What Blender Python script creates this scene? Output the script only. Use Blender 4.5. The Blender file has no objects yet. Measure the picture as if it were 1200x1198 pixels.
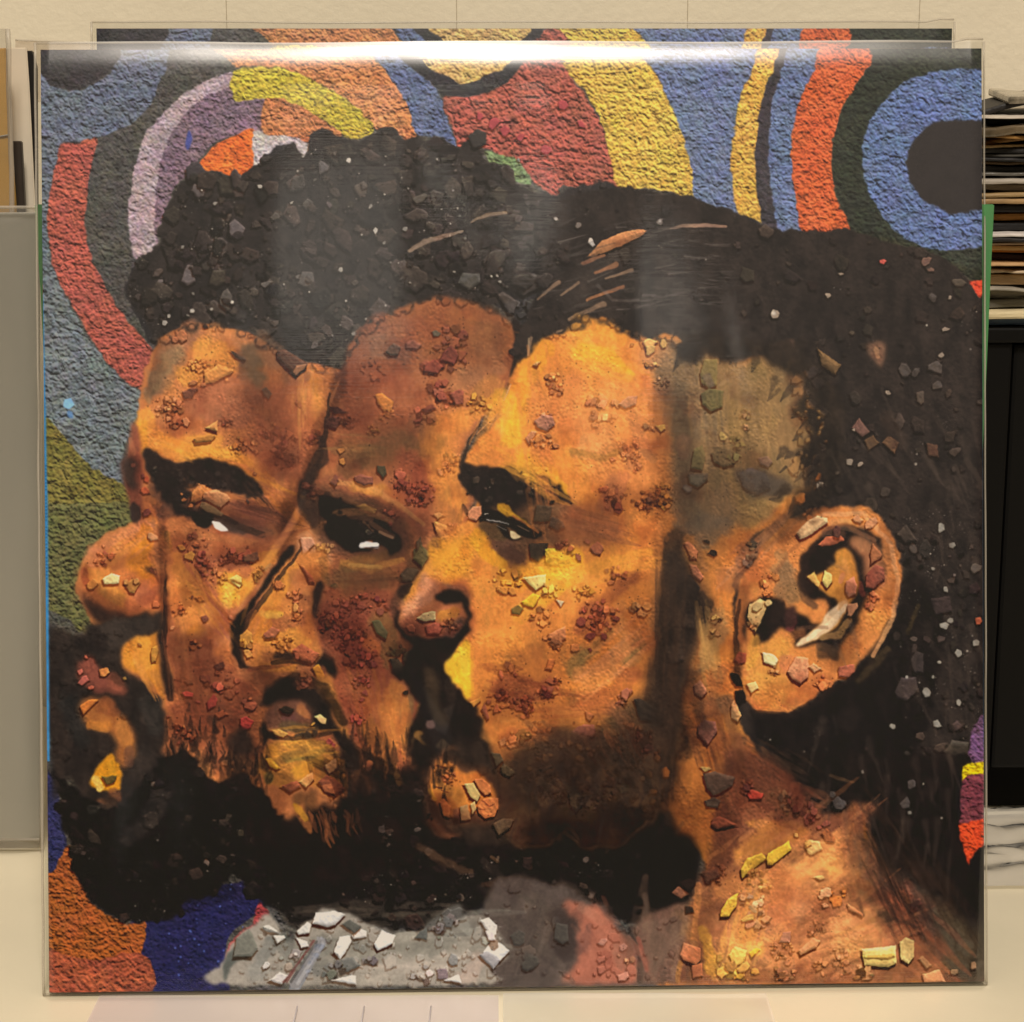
import bpy, bmesh, math
import numpy as np
from mathutils import Vector, Matrix
# ============================================================ camera, world, lamps, exposure (first)
sc = bpy.context.scene
COL = sc.collection
F_PX = 2619.0                       # focal length in photo pixels (photo is 1200 wide)
PITCH = math.radians(14)
CAM = Vector((0, -.69, .339))
cd = bpy.data.cameras.new('camera'); cam = bpy.data.objects.new('camera', cd); COL.objects.link(cam)
cam.location = CAM; cam.rotation_euler = (math.radians(90) - PITCH, 0, 0)
cd.sensor_width = 36; cd.lens = 36 * F_PX / 1200; cd.clip_start = .02; cd.clip_end = 30
sc.camera = cam
w = bpy.data.worlds.new('World'); sc.world = w; w.use_nodes = True
nt = w.node_tree; nt.nodes.clear()
wo = nt.nodes.new('ShaderNodeOutputWorld'); wb = nt.nodes.new('ShaderNodeBackground'); wb.inputs['Strength'].default_value = 1
wg = nt.nodes.new('ShaderNodeTexCoord'); wr = nt.nodes.new('ShaderNodeValToRGB'); ws = nt.nodes.new('ShaderNodeSeparateXYZ')
nt.links.new(wg.outputs['Generated'], ws.inputs[0]); nt.links.new(ws.outputs['Z'], wr.inputs[0]); nt.links.new(wr.outputs[0], wb.inputs[0]); nt.links.new(wb.outputs[0], wo.inputs[0])
e = wr.color_ramp.elements                      # dim room: dark below, lamp-lit walls and ceiling above
e[0].position = .06; e[0].color = (.004, .0035, .003, 1); e[1].position = .5; e[1].color = (.33, .26, .19, 1)
m = e.new(.3); m.color = (.30, .235, .17, 1)
def lamp(name, loc, target, size, sizey, power, color, spread=180):
    l = bpy.data.lights.new(name, 'AREA'); l.shape = 'RECTANGLE'; l.size = size; l.size_y = sizey; l.energy = power; l.color = color; l.spread = math.radians(spread)
    o = bpy.data.objects.new(name, l); COL.objects.link(o); o.location = loc
    o.rotation_euler = (Vector(target) - Vector(loc)).to_track_quat('-Z', 'Y').to_euler(); return o
lamp('ceiling_lamp', (.03, -1.0, 1.75), (0, 0, .15), .34, .3, 38.5, (1, .90, .79))
def mirrored_lamp(px, py, wpx, hpx, rot, rad, ell=False, Z=1.5, col=(1, .93, .82)):
    # added dim area light, no lamp of the room; its mirror image makes sleeve glare
    R = Matrix.Rotation(.02537, 3, 'Z') @ Matrix.Rotation(-.2296, 3, 'X'); nrm = R @ Vector((0, -1, 0)); p0 = Vector((.0024, .0014, .0013))
    f = Vector((0, math.cos(PITCH), -math.sin(PITCH))); u = Vector((0, math.sin(PITCH), math.cos(PITCH)))
    d = (f + Vector((1, 0, 0)) * ((px - 600) / F_PX) - u * ((py - 599) / F_PX)).normalized(); t = (p0 - CAM).dot(nrm) / d.dot(nrm)
    P = CAM + d * t; r = d - 2 * d.dot(nrm) * nrm; L = P + r * Z; k = (t + Z) / F_PX
    l = bpy.data.lights.new('added_glare_light', 'AREA'); l.shape = 'ELLIPSE' if ell else 'RECTANGLE'; l.size = wpx * k; l.size_y = hpx * k; l.color = col
    l.energy = rad * math.pi * wpx * k * hpx * k; o = bpy.data.objects.new('added_glare_light', l); COL.objects.link(o); o.location = L
    o.rotation_euler = ((-r).to_track_quat('-Z', 'Y') @ Matrix.Rotation(rot, 3, 'Z').to_quaternion()).to_euler()
mirrored_lamp(382, 300, 170, 250, .06, .95); mirrored_lamp(538, 222, 26, 120, .42, 1.3, True); mirrored_lamp(622, 250, 56, 110, -.1, 1.3, True)
mirrored_lamp(782, 360, 54, 230, -.05, .8, True); mirrored_lamp(880, 410, 20, 130, .15, 1.1, True); mirrored_lamp(160, 950, 20, 90, -.7, .5, True)
sc.view_settings.view_transform = 'Standard'; sc.view_settings.look = 'None'; sc.view_settings.exposure = 0; sc.view_settings.gamma = 1
try: sc.view_settings.use_curve_mapping = False
except Exception: pass
# ============================================================ helpers
def W(px, py, y):                    # the point of the vertical plane at depth y that shows at photo pixel (px, py)
    f = Vector((0, math.cos(PITCH), -math.sin(PITCH))); u = Vector((0, math.sin(PITCH), math.cos(PITCH)))
    d = f + Vector((1, 0, 0)) * ((px - 600) / F_PX) - u * ((py - 599) / F_PX)
    return CAM + d * ((y - CAM.y) / d.y)
def N(t, typ, **k):
    n = t.nodes.new(typ)
    for a, v in k.items():
        if a in n.inputs: n.inputs[a].default_value = v
        else: setattr(n, a, v)
    return n
def lin(h): return tuple(((int(h[i:i + 2], 16) / 255 + .055) / 1.055) ** 2.4 if int(h[i:i + 2], 16) > 10 else int(h[i:i + 2], 16) / 255 / 12.92 for i in (0, 2, 4)) + (1,)
def mat(name, col, rough=.6, spec=.4, noise=.06, scale=60, bump=.0, bscale=300, col2=None, stretch=(1, 1, 1), coat=0, metallic=0):
    m = bpy.data.materials.new(name); m.use_nodes = True; t = m.node_tree; b = t.nodes['Principled BSDF']
    b.inputs['Roughness'].default_value = rough; b.inputs['Specular IOR Level'].default_value = spec; b.inputs['Coat Weight'].default_value = coat; b.inputs['Metallic'].default_value = metallic
    tc = N(t, 'ShaderNodeTexCoord'); mp = N(t, 'ShaderNodeMapping'); mp.inputs['Scale'].default_value = stretch; t.links.new(tc.outputs['Object'], mp.inputs[0])
    ns = N(t, 'ShaderNodeTexNoise', Scale=scale, Detail=6.0, Roughness=.6); t.links.new(mp.outputs[0], ns.inputs['Vector'])
    r = N(t, 'ShaderNodeValToRGB'); c = lin(col); c2 = lin(col2) if col2 else tuple(q * (1 - 4 * noise) for q in c[:3]) + (1,)
    r.color_ramp.elements[0].position = .32; r.color_ramp.elements[1].position = .68; r.color_ramp.elements[0].color = c2; r.color_ramp.elements[1].color = c
    t.links.new(ns.outputs['Fac'], r.inputs[0]); t.links.new(r.outputs[0], b.inputs['Base Color'])
    if bump:
        n2 = N(t, 'ShaderNodeTexNoise', Scale=bscale, Detail=5.0, Roughness=.55); t.links.new(mp.outputs[0], n2.inputs['Vector'])
        bp = N(t, 'ShaderNodeBump', Strength=bump, Distance=.001); t.links.new(n2.outputs['Fac'], bp.inputs['Height']); t.links.new(bp.outputs[0], b.inputs['Normal'])
    return m
def film(name, tint=(.97, .97, .955), rough=.08, wav=.25, wscale=14, haze=.03, hazecol=(.6, .57, .5), ior=1.55, scratch=True, stretch=(1, 1, .35), gain=1.6, soft_part=.25, roll=0):
    """clear flexible plastic: lets the print through, reflects the room, a little milky"""
    m = bpy.data.materials.new(name); m.use_nodes = True; t = m.node_tree; t.nodes.clear(); out = N(t, 'ShaderNodeOutputMaterial')
    tr = N(t, 'ShaderNodeBsdfTransparent'); tr.inputs[0].default_value = tint + (1,); gl = N(t, 'ShaderNodeBsdfGlossy', Roughness=rough); df = N(t, 'ShaderNodeBsdfDiffuse'); df.inputs[0].default_value = hazecol + (1,)
    tc = N(t, 'ShaderNodeTexCoord'); mp = N(t, 'ShaderNodeMapping'); mp.inputs['Scale'].default_value = stretch; t.links.new(tc.outputs['Object'], mp.inputs[0])
    ns = N(t, 'ShaderNodeTexNoise', Scale=wscale, Detail=2.0, Roughness=.4); t.links.new(mp.outputs[0], ns.inputs['Vector'])
    bp = N(t, 'ShaderNodeBump', Strength=1.0, Distance=.004 * wav); t.links.new(ns.outputs['Fac'], bp.inputs['Height'])
    last = bp
    if scratch:
        m2 = N(t, 'ShaderNodeMapping'); m2.inputs['Scale'].default_value = (14, 1, 900); m2.inputs['Rotation'].default_value = (0, .04, 0); t.links.new(tc.outputs['Object'], m2.inputs[0])
        n2 = N(t, 'ShaderNodeTexNoise', Scale=1.0, Detail=3.0, Roughness=.7); t.links.new(m2.outputs[0], n2.inputs['Vector'])
        b2 = N(t, 'ShaderNodeBump', Strength=.3, Distance=.00006); t.links.new(n2.outputs['Fac'], b2.inputs['Height']); t.links.new(bp.outputs[0], b2.inputs['Normal']); last = b2
    t.links.new(last.outputs[0], gl.inputs['Normal'])
    if roll:      # the film is crazed and duller where it folds over the top
        sz = N(t, 'ShaderNodeSeparateXYZ'); t.links.new(tc.outputs['Object'], sz.inputs[0]); mr = N(t, 'ShaderNodeMapRange'); mr.inputs['From Min'].default_value = .304; mr.inputs['From Max'].default_value = .312; mr.inputs['To Min'].default_value = rough; mr.inputs['To Max'].default_value = roll
        t.links.new(sz.outputs['Z'], mr.inputs['Value']); t.links.new(mr.outputs['Result'], gl.inputs['Roughness'])
    g0 = gl; soft = N(t, 'ShaderNodeBsdfGlossy', Roughness=.34); t.links.new(bp.outputs[0], soft.inputs['Normal']); gl = N(t, 'ShaderNodeMixShader'); gl.inputs[0].default_value = soft_part; t.links.new(g0.outputs[0], gl.inputs[1]); t.links.new(soft.outputs[0], gl.inputs[2])
    ge = N(t, 'ShaderNodeNewGeometry'); dt = N(t, 'ShaderNodeVectorMath', operation='DOT_PRODUCT'); t.links.new(ge.outputs['Incoming'], dt.inputs[0]); t.links.new(last.outputs[0], dt.inputs[1])
    def M(op, x, y=None):
        q = N(t, 'ShaderNodeMath', operation=op); q.use_clamp = op == 'SUBTRACT'
        for i, z in enumerate((x, y)):
            if z is None: continue
            if isinstance(z, (int, float)): q.inputs[i].default_value = z
            else: t.links.new(z, q.inputs[i])
        return q.outputs[0]
    cosi = M('ABSOLUTE', dt.outputs['Value']); p5 = M('POWER', M('SUBTRACT', 1.0, cosi), 5.0); f0 = ((ior - 1) / (ior + 1)) ** 2      # Schlick's curve, the same from both sides of the film
    mu = N(t, 'ShaderNodeMath', operation='MULTIPLY'); mu.inputs[1].default_value = gain; mu.use_clamp = True; t.links.new(M('ADD', M('MULTIPLY', p5, 1 - f0), f0), mu.inputs[0])
    a = N(t, 'ShaderNodeMixShader'); a.inputs[0].default_value = haze; t.links.new(tr.outputs[0], a.inputs[1]); t.links.new(df.outputs[0], a.inputs[2])
    x = N(t, 'ShaderNodeMixShader'); t.links.new(mu.outputs[0], x.inputs[0]); t.links.new(a.outputs[0], x.inputs[1]); t.links.new(gl.outputs[0], x.inputs[2]); t.links.new(x.outputs[0], out.inputs[0])
    return m
def mesh(name, verts, faces, material, parent=None, smooth=False):
    me = bpy.data.meshes.new(name); me.from_pydata([tuple(v) for v in verts], [], faces); me.update()
    if material: me.materials.append(material)
    if smooth: me.polygons.foreach_set('use_smooth', [True] * len(me.polygons))
    o = bpy.data.objects.new(name, me); COL.objects.link(o); o.parent = parent; return o
def empty(name, loc, rot=(0, 0, 0)):
    o = bpy.data.objects.new(name, None); COL.objects.link(o); o.location = loc; o.rotation_euler = rot; o.empty_display_size = .03; return o
def tag(o, label=None, cat=None, group=None, kind=None):
    if label: o['label'] = label
    if cat: o['category'] = cat
    if group: o['group'] = group
    if kind: o['kind'] = kind
    return o
def bevel_box(name, x0, x1, y0, y1, z0, z1, material, parent=None, bev=.001, seg=2, cuts=0, wob=0, seed=0, wscale=20):
    bm = bmesh.new(); bmesh.ops.create_cube(bm, size=1)
    for v in bm.verts: v.co = Vector((x0 + (v.co.x + .5) * (x1 - x0), y0 + (v.co.y + .5) * (y1 - y0), z0 + (v.co.z + .5) * (z1 - z0)))
    if cuts: bmesh.ops.subdivide_edges(bm, edges=[q for q in bm.edges if abs(q.verts[0].co.x - q.verts[1].co.x) > 1e-5], cuts=cuts, use_grid_fill=True)
    if bev: bmesh.ops.bevel(bm, geom=[q for q in bm.edges if len(q.link_faces) == 2 and q.calc_face_angle(0) > 1], offset=bev, segments=seg, affect='EDGES', profile=.6)
    if wob:
        from mathutils import noise
        for v in bm.verts:
            k = noise.noise(Vector((v.co.x * wscale, v.co.y * wscale * .6, seed * 7.3))); v.co.z += wob * k; v.co.y += wob * 1.5 * noise.noise(Vector((v.co.x * wscale * 1.7, seed * 3.1, v.co.z * 5)))
    me = bpy.data.meshes.new(name); bm.to_mesh(me); bm.free(); me.materials.append(material); o = bpy.data.objects.new(name, me); COL.objects.link(o); o.parent = parent; return o
def sheet(name, corners, nu, nv, material, parent=None, disp=None, thick=0):
    """bilinear sheet between four corners (TL, TR, BR, BL), displaced by disp(u, v) -> Vector"""
    TL, TR, BR, BL = [Vector(c) for c in corners]; vs = []; fs = []
    for j in range(nv + 1):
        v = j / nv
        for i in range(nu + 1):
            u = i / nu; p = (TL * (1 - u) + TR * u) * (1 - v) + (BL * (1 - u) + BR * u) * v
            if disp: p = p + disp(u, v)
            vs.append(p)
    for j in range(nv):
        for i in range(nu):
            a = j * (nu + 1) + i; fs.append((a, a + nu + 1, a + nu + 2, a + 1))
    o = mesh(name, vs, fs, material, parent, True)
    if thick:
        so = o.modifiers.new('thickness', 'SOLIDIFY'); so.thickness = thick; so.offset = 1
    return o
def board(name, px, y, material, parent=None, t=.003, lean=0.0, bev=.0004):
    """upright board: outline given at depth y (photo pixels), thickness t going back"""
    P0 = [W(a, b, y) for a, b in px]
    if lean: P0 = [Vector((p.x, p.y + lean * p.z, p.z)) for p in P0]
    n = len(P0); vs = P0 + [p + Vector((0, t, 0)) for p in P0]
    fs = [tuple(range(n))[::-1], tuple(range(n, 2 * n))] + [(i, (i + 1) % n, n + (i + 1) % n, n + i) for i in range(n)]
    bm = bmesh.new(); bv = [bm.verts.new(v) for v in vs]; [bm.faces.new([bv[i] for i in f]) for f in fs]; bmesh.ops.recalc_face_normals(bm, faces=bm.faces)
    if bev: bmesh.ops.bevel(bm, geom=list(bm.edges), offset=bev, segments=2, affect='EDGES')
    me = bpy.data.meshes.new(name); bm.to_mesh(me); bm.free(); me.materials.append(material); o = bpy.data.objects.new(name, me); COL.objects.link(o); o.parent = parent; return o
def tube(name, path, r, material, parent=None, ns=6):
    vs = []; fs = []; path = [Vector(p) for p in path]
    for i, p in enumerate(path):
        d = (path[min(i + 1, len(path) - 1)] - path[max(i - 1, 0)]).normalized(); a = d.orthogonal().normalized(); b = d.cross(a)
        if i and (a.dot(pa) < 0): a = -a
        a = (pa - d * pa.dot(d)).normalized() if i else a; b = d.cross(a); pa = a
        for k in range(ns): vs.append(p + (a * math.cos(6.2832 * k / ns) + b * math.sin(6.2832 * k / ns)) * r)
    for i in range(len(path) - 1):
        for k in range(ns): fs.append((i * ns + k, i * ns + (k + 1) % ns, (i + 1) * ns + (k + 1) % ns, (i + 1) * ns + k))
    fs += [tuple(range(ns))[::-1], tuple(range((len(path) - 1) * ns, len(path) * ns))]
    return mesh(name, vs, fs, material, parent, True)

# ------------------------------------------------------------ print painting (pure numpy; drawn stroke by stroke)
CW = H = 1200
rng = np.random.RandomState(7)
def value_noise(cell, seed, octv=3, ax=1.0, ay=1.0, n=CW):
    r = np.random.RandomState(seed); out = np.zeros((n, n), np.float32); amp = 1.0; tot = 0
    for o in range(octv):
        cx, cy = cell * ax, cell * ay
        g = r.rand(int(n / cy) + 3, int(n / cx) + 3).astype(np.float32)
        ys = np.arange(n) / cy; xs = np.arange(n) / cx
        yi = ys.astype(int); xi = xs.astype(int); fy = (ys - yi)[:, None]; fx = (xs - xi)[None, :]
        fy = fy * fy * (3 - 2 * fy); fx = fx * fx * (3 - 2 * fx)
        a = g[yi][:, xi]; b = g[yi][:, xi + 1]; c = g[yi + 1][:, xi]; d = g[yi + 1][:, xi + 1]
        out += amp * ((a * (1 - fx) + b * fx) * (1 - fy) + (c * (1 - fx) + d * fx) * fy)
        tot += amp; amp *= .5; cell = max(cell * .5, 1.5)
    return out / tot * 2 - 1
def blur(a, s):
    if s < .35: return a
    r = int(max(1, math.ceil(s * 2.5))); k = np.exp(-np.arange(-r, r + 1) ** 2 / (2 * s * s)).astype(np.float32); k /= k.sum()
    p = np.pad(a, ((r, r), (r, r)) + ((0, 0),) * (a.ndim - 2), mode='edge')
    q = sum(k[i] * p[i:i + a.shape[0]] for i in range(2 * r + 1))
    return sum(k[i] * q[:, i:i + a.shape[1]] for i in range(2 * r + 1))
NX1, NY1 = value_noise(9, 11, 3), value_noise(9, 12, 3)
NX2, NY2 = value_noise(34, 13, 2), value_noise(34, 14, 2)
NF = value_noise(3, 15, 2); NM = value_noise(14, 16, 3); NL = value_noise(70, 17, 3)
STREAK = value_noise(5, 18, 3, 3.0, .8)
def worley(cell, seed, ax=1.0, warp=3.0):
    r = np.random.RandomState(seed); n = int(CW / cell) + 4
    jx = r.rand(n, n); jy = r.rand(n, n); hv = r.rand(n, n)
    yy, xx = np.mgrid[0:H, 0:CW].astype(np.float32)
    X = (xx + warp * NX1 + 2 * warp * NX2) / (cell * ax); Y = (yy + warp * NY1 + 2 * warp * NY2) / cell
    X = np.clip(X, 0, n - 3); Y = np.clip(Y, 0, n - 3)
    ix = X.astype(int); iy = Y.astype(int); f1 = np.full((H, CW), 9., np.float32); f2 = f1.copy(); hh = np.zeros((H, CW), np.float32)
    for dy in (-1, 0, 1):
        for dx in (-1, 0, 1):
            gx = np.clip(ix + dx, 0, n - 1); gy = np.clip(iy + dy, 0, n - 1)
            d = np.hypot(gx + jx[gy, gx] - X, gy + jy[gy, gx] - Y).astype(np.float32)
            nb = d < f1; f2 = np.where(nb, f1, np.minimum(f2, d)); hh = np.where(nb, hv[gy, gx], hh).astype(np.float32); f1 = np.where(nb, d, f1)
    return f1, f2, hh
def emboss(h, lx=.35, ly=-.94):
    gy, gx = np.gradient(h); return gx * -lx + gy * -ly      # light from above, a little right
def hexc(s): return np.array([int(s[i:i + 2], 16) for i in (0, 2, 4)], np.float32) / 255
C = np.zeros((H, CW, 3), np.float32)
CHIP = np.zeros((H, CW), np.float32)      # where loose chips lie, so later brush marks go round them
OX = OY = 0.0; SC = 1.0
def at(x0, y0, s=.2504):
    global OX, OY, SC
    OX, OY, SC = x0, y0, s
def pts(t):
    v = [[float(q) for q in p.split(',')] for p in t.split()]
    return [[OX + p[0] * SC, OY + p[1] * SC] + [q * SC for q in p[2:]] for p in v]
def spline(p, n=5):
    p = np.array(p, float); q = []
    m = len(p)
    for i in range(m):
        a, b, c, d = p[(i - 1) % m], p[i], p[(i + 1) % m], p[(i + 2) % m]
        for k in range(n):
            t = k / n; q.append(.5 * (2 * b + (c - a) * t + (2 * a - 5 * b + 4 * c - d) * t * t + (3 * b - a - 3 * c + d) * t ** 3))
    return np.array(q)
def raster(p, pad=14):
    p = np.asarray(p, float)
    x0 = int(max(0, math.floor(p[:, 0].min()) - pad)); x1 = int(min(CW, math.ceil(p[:, 0].max()) + pad))
    y0 = int(max(0, math.floor(p[:, 1].min()) - pad)); y1 = int(min(H, math.ceil(p[:, 1].max()) + pad))
    if x1 <= x0 or y1 <= y0: return None
    w = x1 - x0; h = y1 - y0; SS = 3
    q = np.roll(p, -1, 0); acc = np.zeros((h, w + 2), np.float32)
    for k in range(h * SS):
        y = y0 + (k + .5) / SS; m = (p[:, 1] <= y) != (q[:, 1] <= y)
        if not m.any(): continue
        a, b = p[m], q[m]; xs = np.sort(a[:, 0] + (y - a[:, 1]) / (b[:, 1] - a[:, 1]) * (b[:, 0] - a[:, 0])) - x0
        for j, x in enumerate(xs):
            x = min(max(x, 0), w); i = int(x); f = x - i; s = 1 if j % 2 == 0 else -1
            acc[k // SS, i] += s * (1 - f); acc[k // SS, i + 1] += s * f
    return x0, y0, np.clip(np.cumsum(acc, 1)[:, :w] / SS, 0, 1)
def remap(m, dx, dy):
    h, w = m.shape; yy, xx = np.mgrid[0:h, 0:w]
    X = np.clip(xx + dx, 0, w - 1.001); Y = np.clip(yy + dy, 0, h - 1.001); ix = X.astype(int); iy = Y.astype(int); fx = X - ix; fy = Y - iy
    ix1 = np.minimum(ix + 1, w - 1); iy1 = np.minimum(iy + 1, h - 1)
    return ((m[iy, ix] * (1 - fx) + m[iy, ix1] * fx) * (1 - fy) + (m[iy1, ix] * (1 - fx) + m[iy1, ix1] * fx) * fy).astype(np.float32)
def poly_mask(t, soft=0, rough=1.5, sp=True, big=0):
    p = pts(t) if isinstance(t, str) else t
    if sp: p = spline(p)
    r = raster(p, int(14 + 2 * rough + 3 * soft))
    if r is None: return None
    x0, y0, m = r; h, w = m.shape; sl = np.s_[y0:y0 + h, x0:x0 + w]
    m = remap(m, rough * 2 * NX1[sl] + big * NX2[sl], rough * 2 * NY1[sl] + big * NY2[sl])
    return sl, blur(m, soft)
def lay(sl, m, col):
    C[sl] += m[..., None] * (col - C[sl])
def P(col, t, soft=.4, rough=1.2, sp=True, op=1, tex=.05, big=0):
    r = poly_mask(t, soft, rough, sp, big)
    if r is None: return None
    sl, m = r; c = hexc(col)[None, None] * (1 + tex * NM[sl] + tex * .6 * NF[sl])[..., None]
    CHIP[sl] *= 1 - m * op; lay(sl, m * op, c); return r
def B(col, t, op=.9, soft=.7, tex=.05, warp=1.0, streak=.15):
    p = pts(t); rm = max(q[2] for q in p)
    xs = [q[0] for q in p]; ys = [q[1] for q in p]; pad = rm * 1.3 + 3
    x0 = int(max(0, min(xs) - pad)); x1 = int(min(CW, max(xs) + pad)); y0 = int(max(0, min(ys) - pad)); y1 = int(min(H, max(ys) + pad))
    if x1 <= x0 or y1 <= y0: return
    sl = np.s_[y0:y1, x0:x1]; yy, xx = np.mgrid[y0:y1, x0:x1].astype(np.float32)
    k = min(rm * .35, 6) * warp; xx = xx + k * NX1[sl] + k * .8 * NX2[sl]; yy = yy + k * NY1[sl] + k * .8 * NY2[sl]
    if len(p) == 1: p = p * 2
    best = None
    for a, b in zip(p[:-1], p[1:]):
        dx, dy = b[0] - a[0], b[1] - a[1]; L = dx * dx + dy * dy
        u = np.clip(((xx - a[0]) * dx + (yy - a[1]) * dy) / L, 0, 1) if L > 0 else 0 * xx
        d = np.hypot(xx - a[0] - u * dx, yy - a[1] - u * dy) / (a[2] + u * (b[2] - a[2]) + 1e-3)
        best = d if best is None else np.minimum(best, d)
    s = max(soft, .8 / (rm + .8)); m = np.clip((1 + s * .3 - best) / s, 0, 1); m = m * m * (3 - 2 * m)
    c = hexc(col)[None, None] * (1 + tex * NM[sl] + tex * .6 * NF[sl])[..., None]
    lay(sl, m * op * (1 - streak + streak * STREAK[sl]), c)
def stone_sdf(px, py, x0, y0, w, h):
    yy, xx = np.mgrid[y0:y0 + h, x0:x0 + w].astype(np.float32)
    n = len(px); area = sum(px[i] * py[(i + 1) % n] - px[(i + 1) % n] * py[i] for i in range(n)); sg = 1 if area > 0 else -1
    best = np.full((h, w), -1e9, np.float32); nx = np.zeros((h, w), np.float32); ny = nx.copy()
    for i in range(n):
        ex, ey = px[(i + 1) % n] - px[i], py[(i + 1) % n] - py[i]; L = math.hypot(ex, ey)
        if L < 1e-3: continue
        ox, oy = sg * ey / L, -sg * ex / L; d = (xx - px[i]) * ox + (yy - py[i]) * oy; b = d > best
        best = np.where(b, d, best); nx = np.where(b, ox, nx); ny = np.where(b, oy, ny)
    return best, nx, ny
def stone_px(px, py, col, con=.4, shadow=.55, jit=.0):
    """one chip of rubble: shadow below it, lit upper edges, dark lower edges, uneven face"""
    size = max(max(px) - min(px), max(py) - min(py)); pad = int(4 + size * .2)
    x0 = int(max(0, min(px) - pad)); x1 = int(min(CW, max(px) + pad + 1)); y0 = int(max(0, min(py) - pad)); y1 = int(min(H, max(py) + pad + 1))
    if x1 - x0 < 2 or y1 - y0 < 2: return
    sl = np.s_[y0:y1, x0:x1]; so = min(1 + size * .07, 3.2)
    d, nx, ny = stone_sdf(px, py, x0, y0, x1 - x0, y1 - y0)
    wob = .10 * min(size, 14) * (NX1[sl] * .6 + NF[sl] * .5); d = d + wob
    if shadow > 0:
        ds, _, _ = stone_sdf([q - so * .35 for q in px], [q + so for q in py], x0, y0, x1 - x0, y1 - y0)
        ms = np.clip(.9 - (ds + wob) / 1.6, 0, 1) * shadow; C[sl] *= (1 - ms[..., None] * np.array([.8, 1.05, 1.25], np.float32))
    m = np.clip(.5 - d, 0, 1); bev = max(1.0, size * .13); e = np.clip(1 + d / bev, 0, 1)
    light = nx * .3 - ny * .95; sh = 1 + con * e * np.where(light > 0, light * .7, light * 1.1) + con * .35 * emboss(NM[sl] * 2.2 + NF[sl] * .8) + .06 * NF[sl]
    c = np.clip(col[None, None] * sh[..., None], 0, 1); lay(sl, m, c); CHIP[sl] = np.maximum(CHIP[sl], m); CHIP[sl] = np.maximum(CHIP[sl], ms if shadow > 0 else 0)
def S(col, t, con=.4, shadow=.55):
    p = pts(t); stone_px([q[0] for q in p], [q[1] for q in p], hexc(col), con, shadow)
def rnd_stone(x, y, r, col, con=.4, shadow=.5, asp=None, ang=None, R=rng):
    n = R.randint(5, 8); a0 = R.rand() * 6.28; asp = asp or (.55 + R.rand() * .45); ang = R.rand() * 3.14 if ang is None else ang
    an = np.sort(a0 + (np.arange(n) + R.rand(n) * .75) / n * 6.283); rr = r * (.82 + .3 * R.rand(n))
    u, v = rr * np.cos(an), rr * np.sin(an) * asp; ca, sa = math.cos(ang), math.sin(ang)
    stone_px(list(x + u * ca - v * sa), list(y + u * sa + v * ca), col, con, shadow)
def Q(col, t, asp=None, ang=None, con=.4, shadow=.5):
    """stones named by x,y,r"""
    for q in pts(t): rnd_stone(q[0], q[1], q[2], hexc(col), con, shadow, asp, ang)
def K(col, t, size=11, dens=1.0, con=.4, var=.12, tail=True):
    """clusters of chips: x,y,radius ; size in tile units"""
    base = hexc(col)
    for x, y, r in pts(t):
        s = size * SC; n = int(dens * .95 * (r / s) ** 2) + 5
        ox, oy, sc = OX, OY, SC; at(0, 0, 1); B('%02x%02x%02x' % tuple(int(q * 225) for q in base), '%g,%g,%g' % (x, y, r * 1.1), .22, .9); at(ox, oy, sc)
        for i in range(n):
            a = rng.rand() * 6.283; q = r * rng.rand() ** .6; sz = s * (.45 + 1.0 * rng.rand() ** 1.6) * (1.15 - .4 * q / r)
            u, v = x + q * math.cos(a), y + q * math.sin(a) * .85
            loc = C[int(min(max(v, 0), H - 1)), int(min(max(u, 0), CW - 1))]; k = .35 + .5 * rng.rand()
            c = np.clip((base * (1 - k) + loc * k * 1.06) * (1 + var * rng.randn()) + .01 * rng.randn(3), 0, 1).astype(np.float32)
            rnd_stone(u, v, sz, c, con * .8, .42)
        if tail:
            for i in range(int(r * .8)):
                a = rng.rand() * 6.283; q = r * (.8 + .8 * rng.rand()); dot(x + q * math.cos(a), y + q * math.sin(a), .5 + .5 * rng.rand(), base * .45, .6)
def dot(x, y, r, col, op=.8):
    x0, y0 = int(x - r - 2), int(y - r - 2); x1, y1 = int(x + r + 3), int(y + r + 3)
    if x0 < 0 or y0 < 0 or x1 >= CW or y1 >= H: return
    yy, xx = np.mgrid[y0:y1, x0:x1]; m = np.clip(r + .5 - np.hypot(xx - x, yy - y), 0, 1) * op; lay(np.s_[y0:y1, x0:x1], m.astype(np.float32), col)
def scatter(r, fn, n):
    sl, m = r; h, w = m.shape
    for i in range(n):
        y, x = rng.randint(h), rng.randint(w)
        if m[y, x] > .6: fn(sl[1].start + x, sl[0].start + y)
def stucco(r, base, amt=1.0, cell=6.5, alt=None, altn=.35, coarse=0):
    """plaster relief inside a mask"""
    sl, m = r; f = WOR[cell] if cell in WOR else WOR[6.5]
    h = f[sl]; e = emboss(h) * amt * 1.75 + .05 * CREV[sl]; c = hexc(base)[None, None] * np.ones(m.shape + (1,), np.float32)
    c = c
    if alt:
        k = np.clip((NL[sl] * .9 + NM[sl] * .7) * 1.2 + altn, 0, 1)[..., None]; c = c * (1 - k * .6) + hexc(alt) * k * .6
    c = c * np.clip(1 + e[..., None] * 1.15, .5, 1.26) * (1 + .05 * NF[sl] + .05 * NM[sl])[..., None]
    pit = np.clip((-e - .2) * 2.6, 0, .8)[..., None]; c = c * (1 - pit * np.array([.28, .38, .42], np.float32)) * .965 * (1 + CHR[sl])
    lay(sl, m, np.clip(c, 0, 1))
CREV = -np.clip(value_noise(4, 77, 2, 1.5, .8) * 2.2 - .55, 0, 1) * 5
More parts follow.
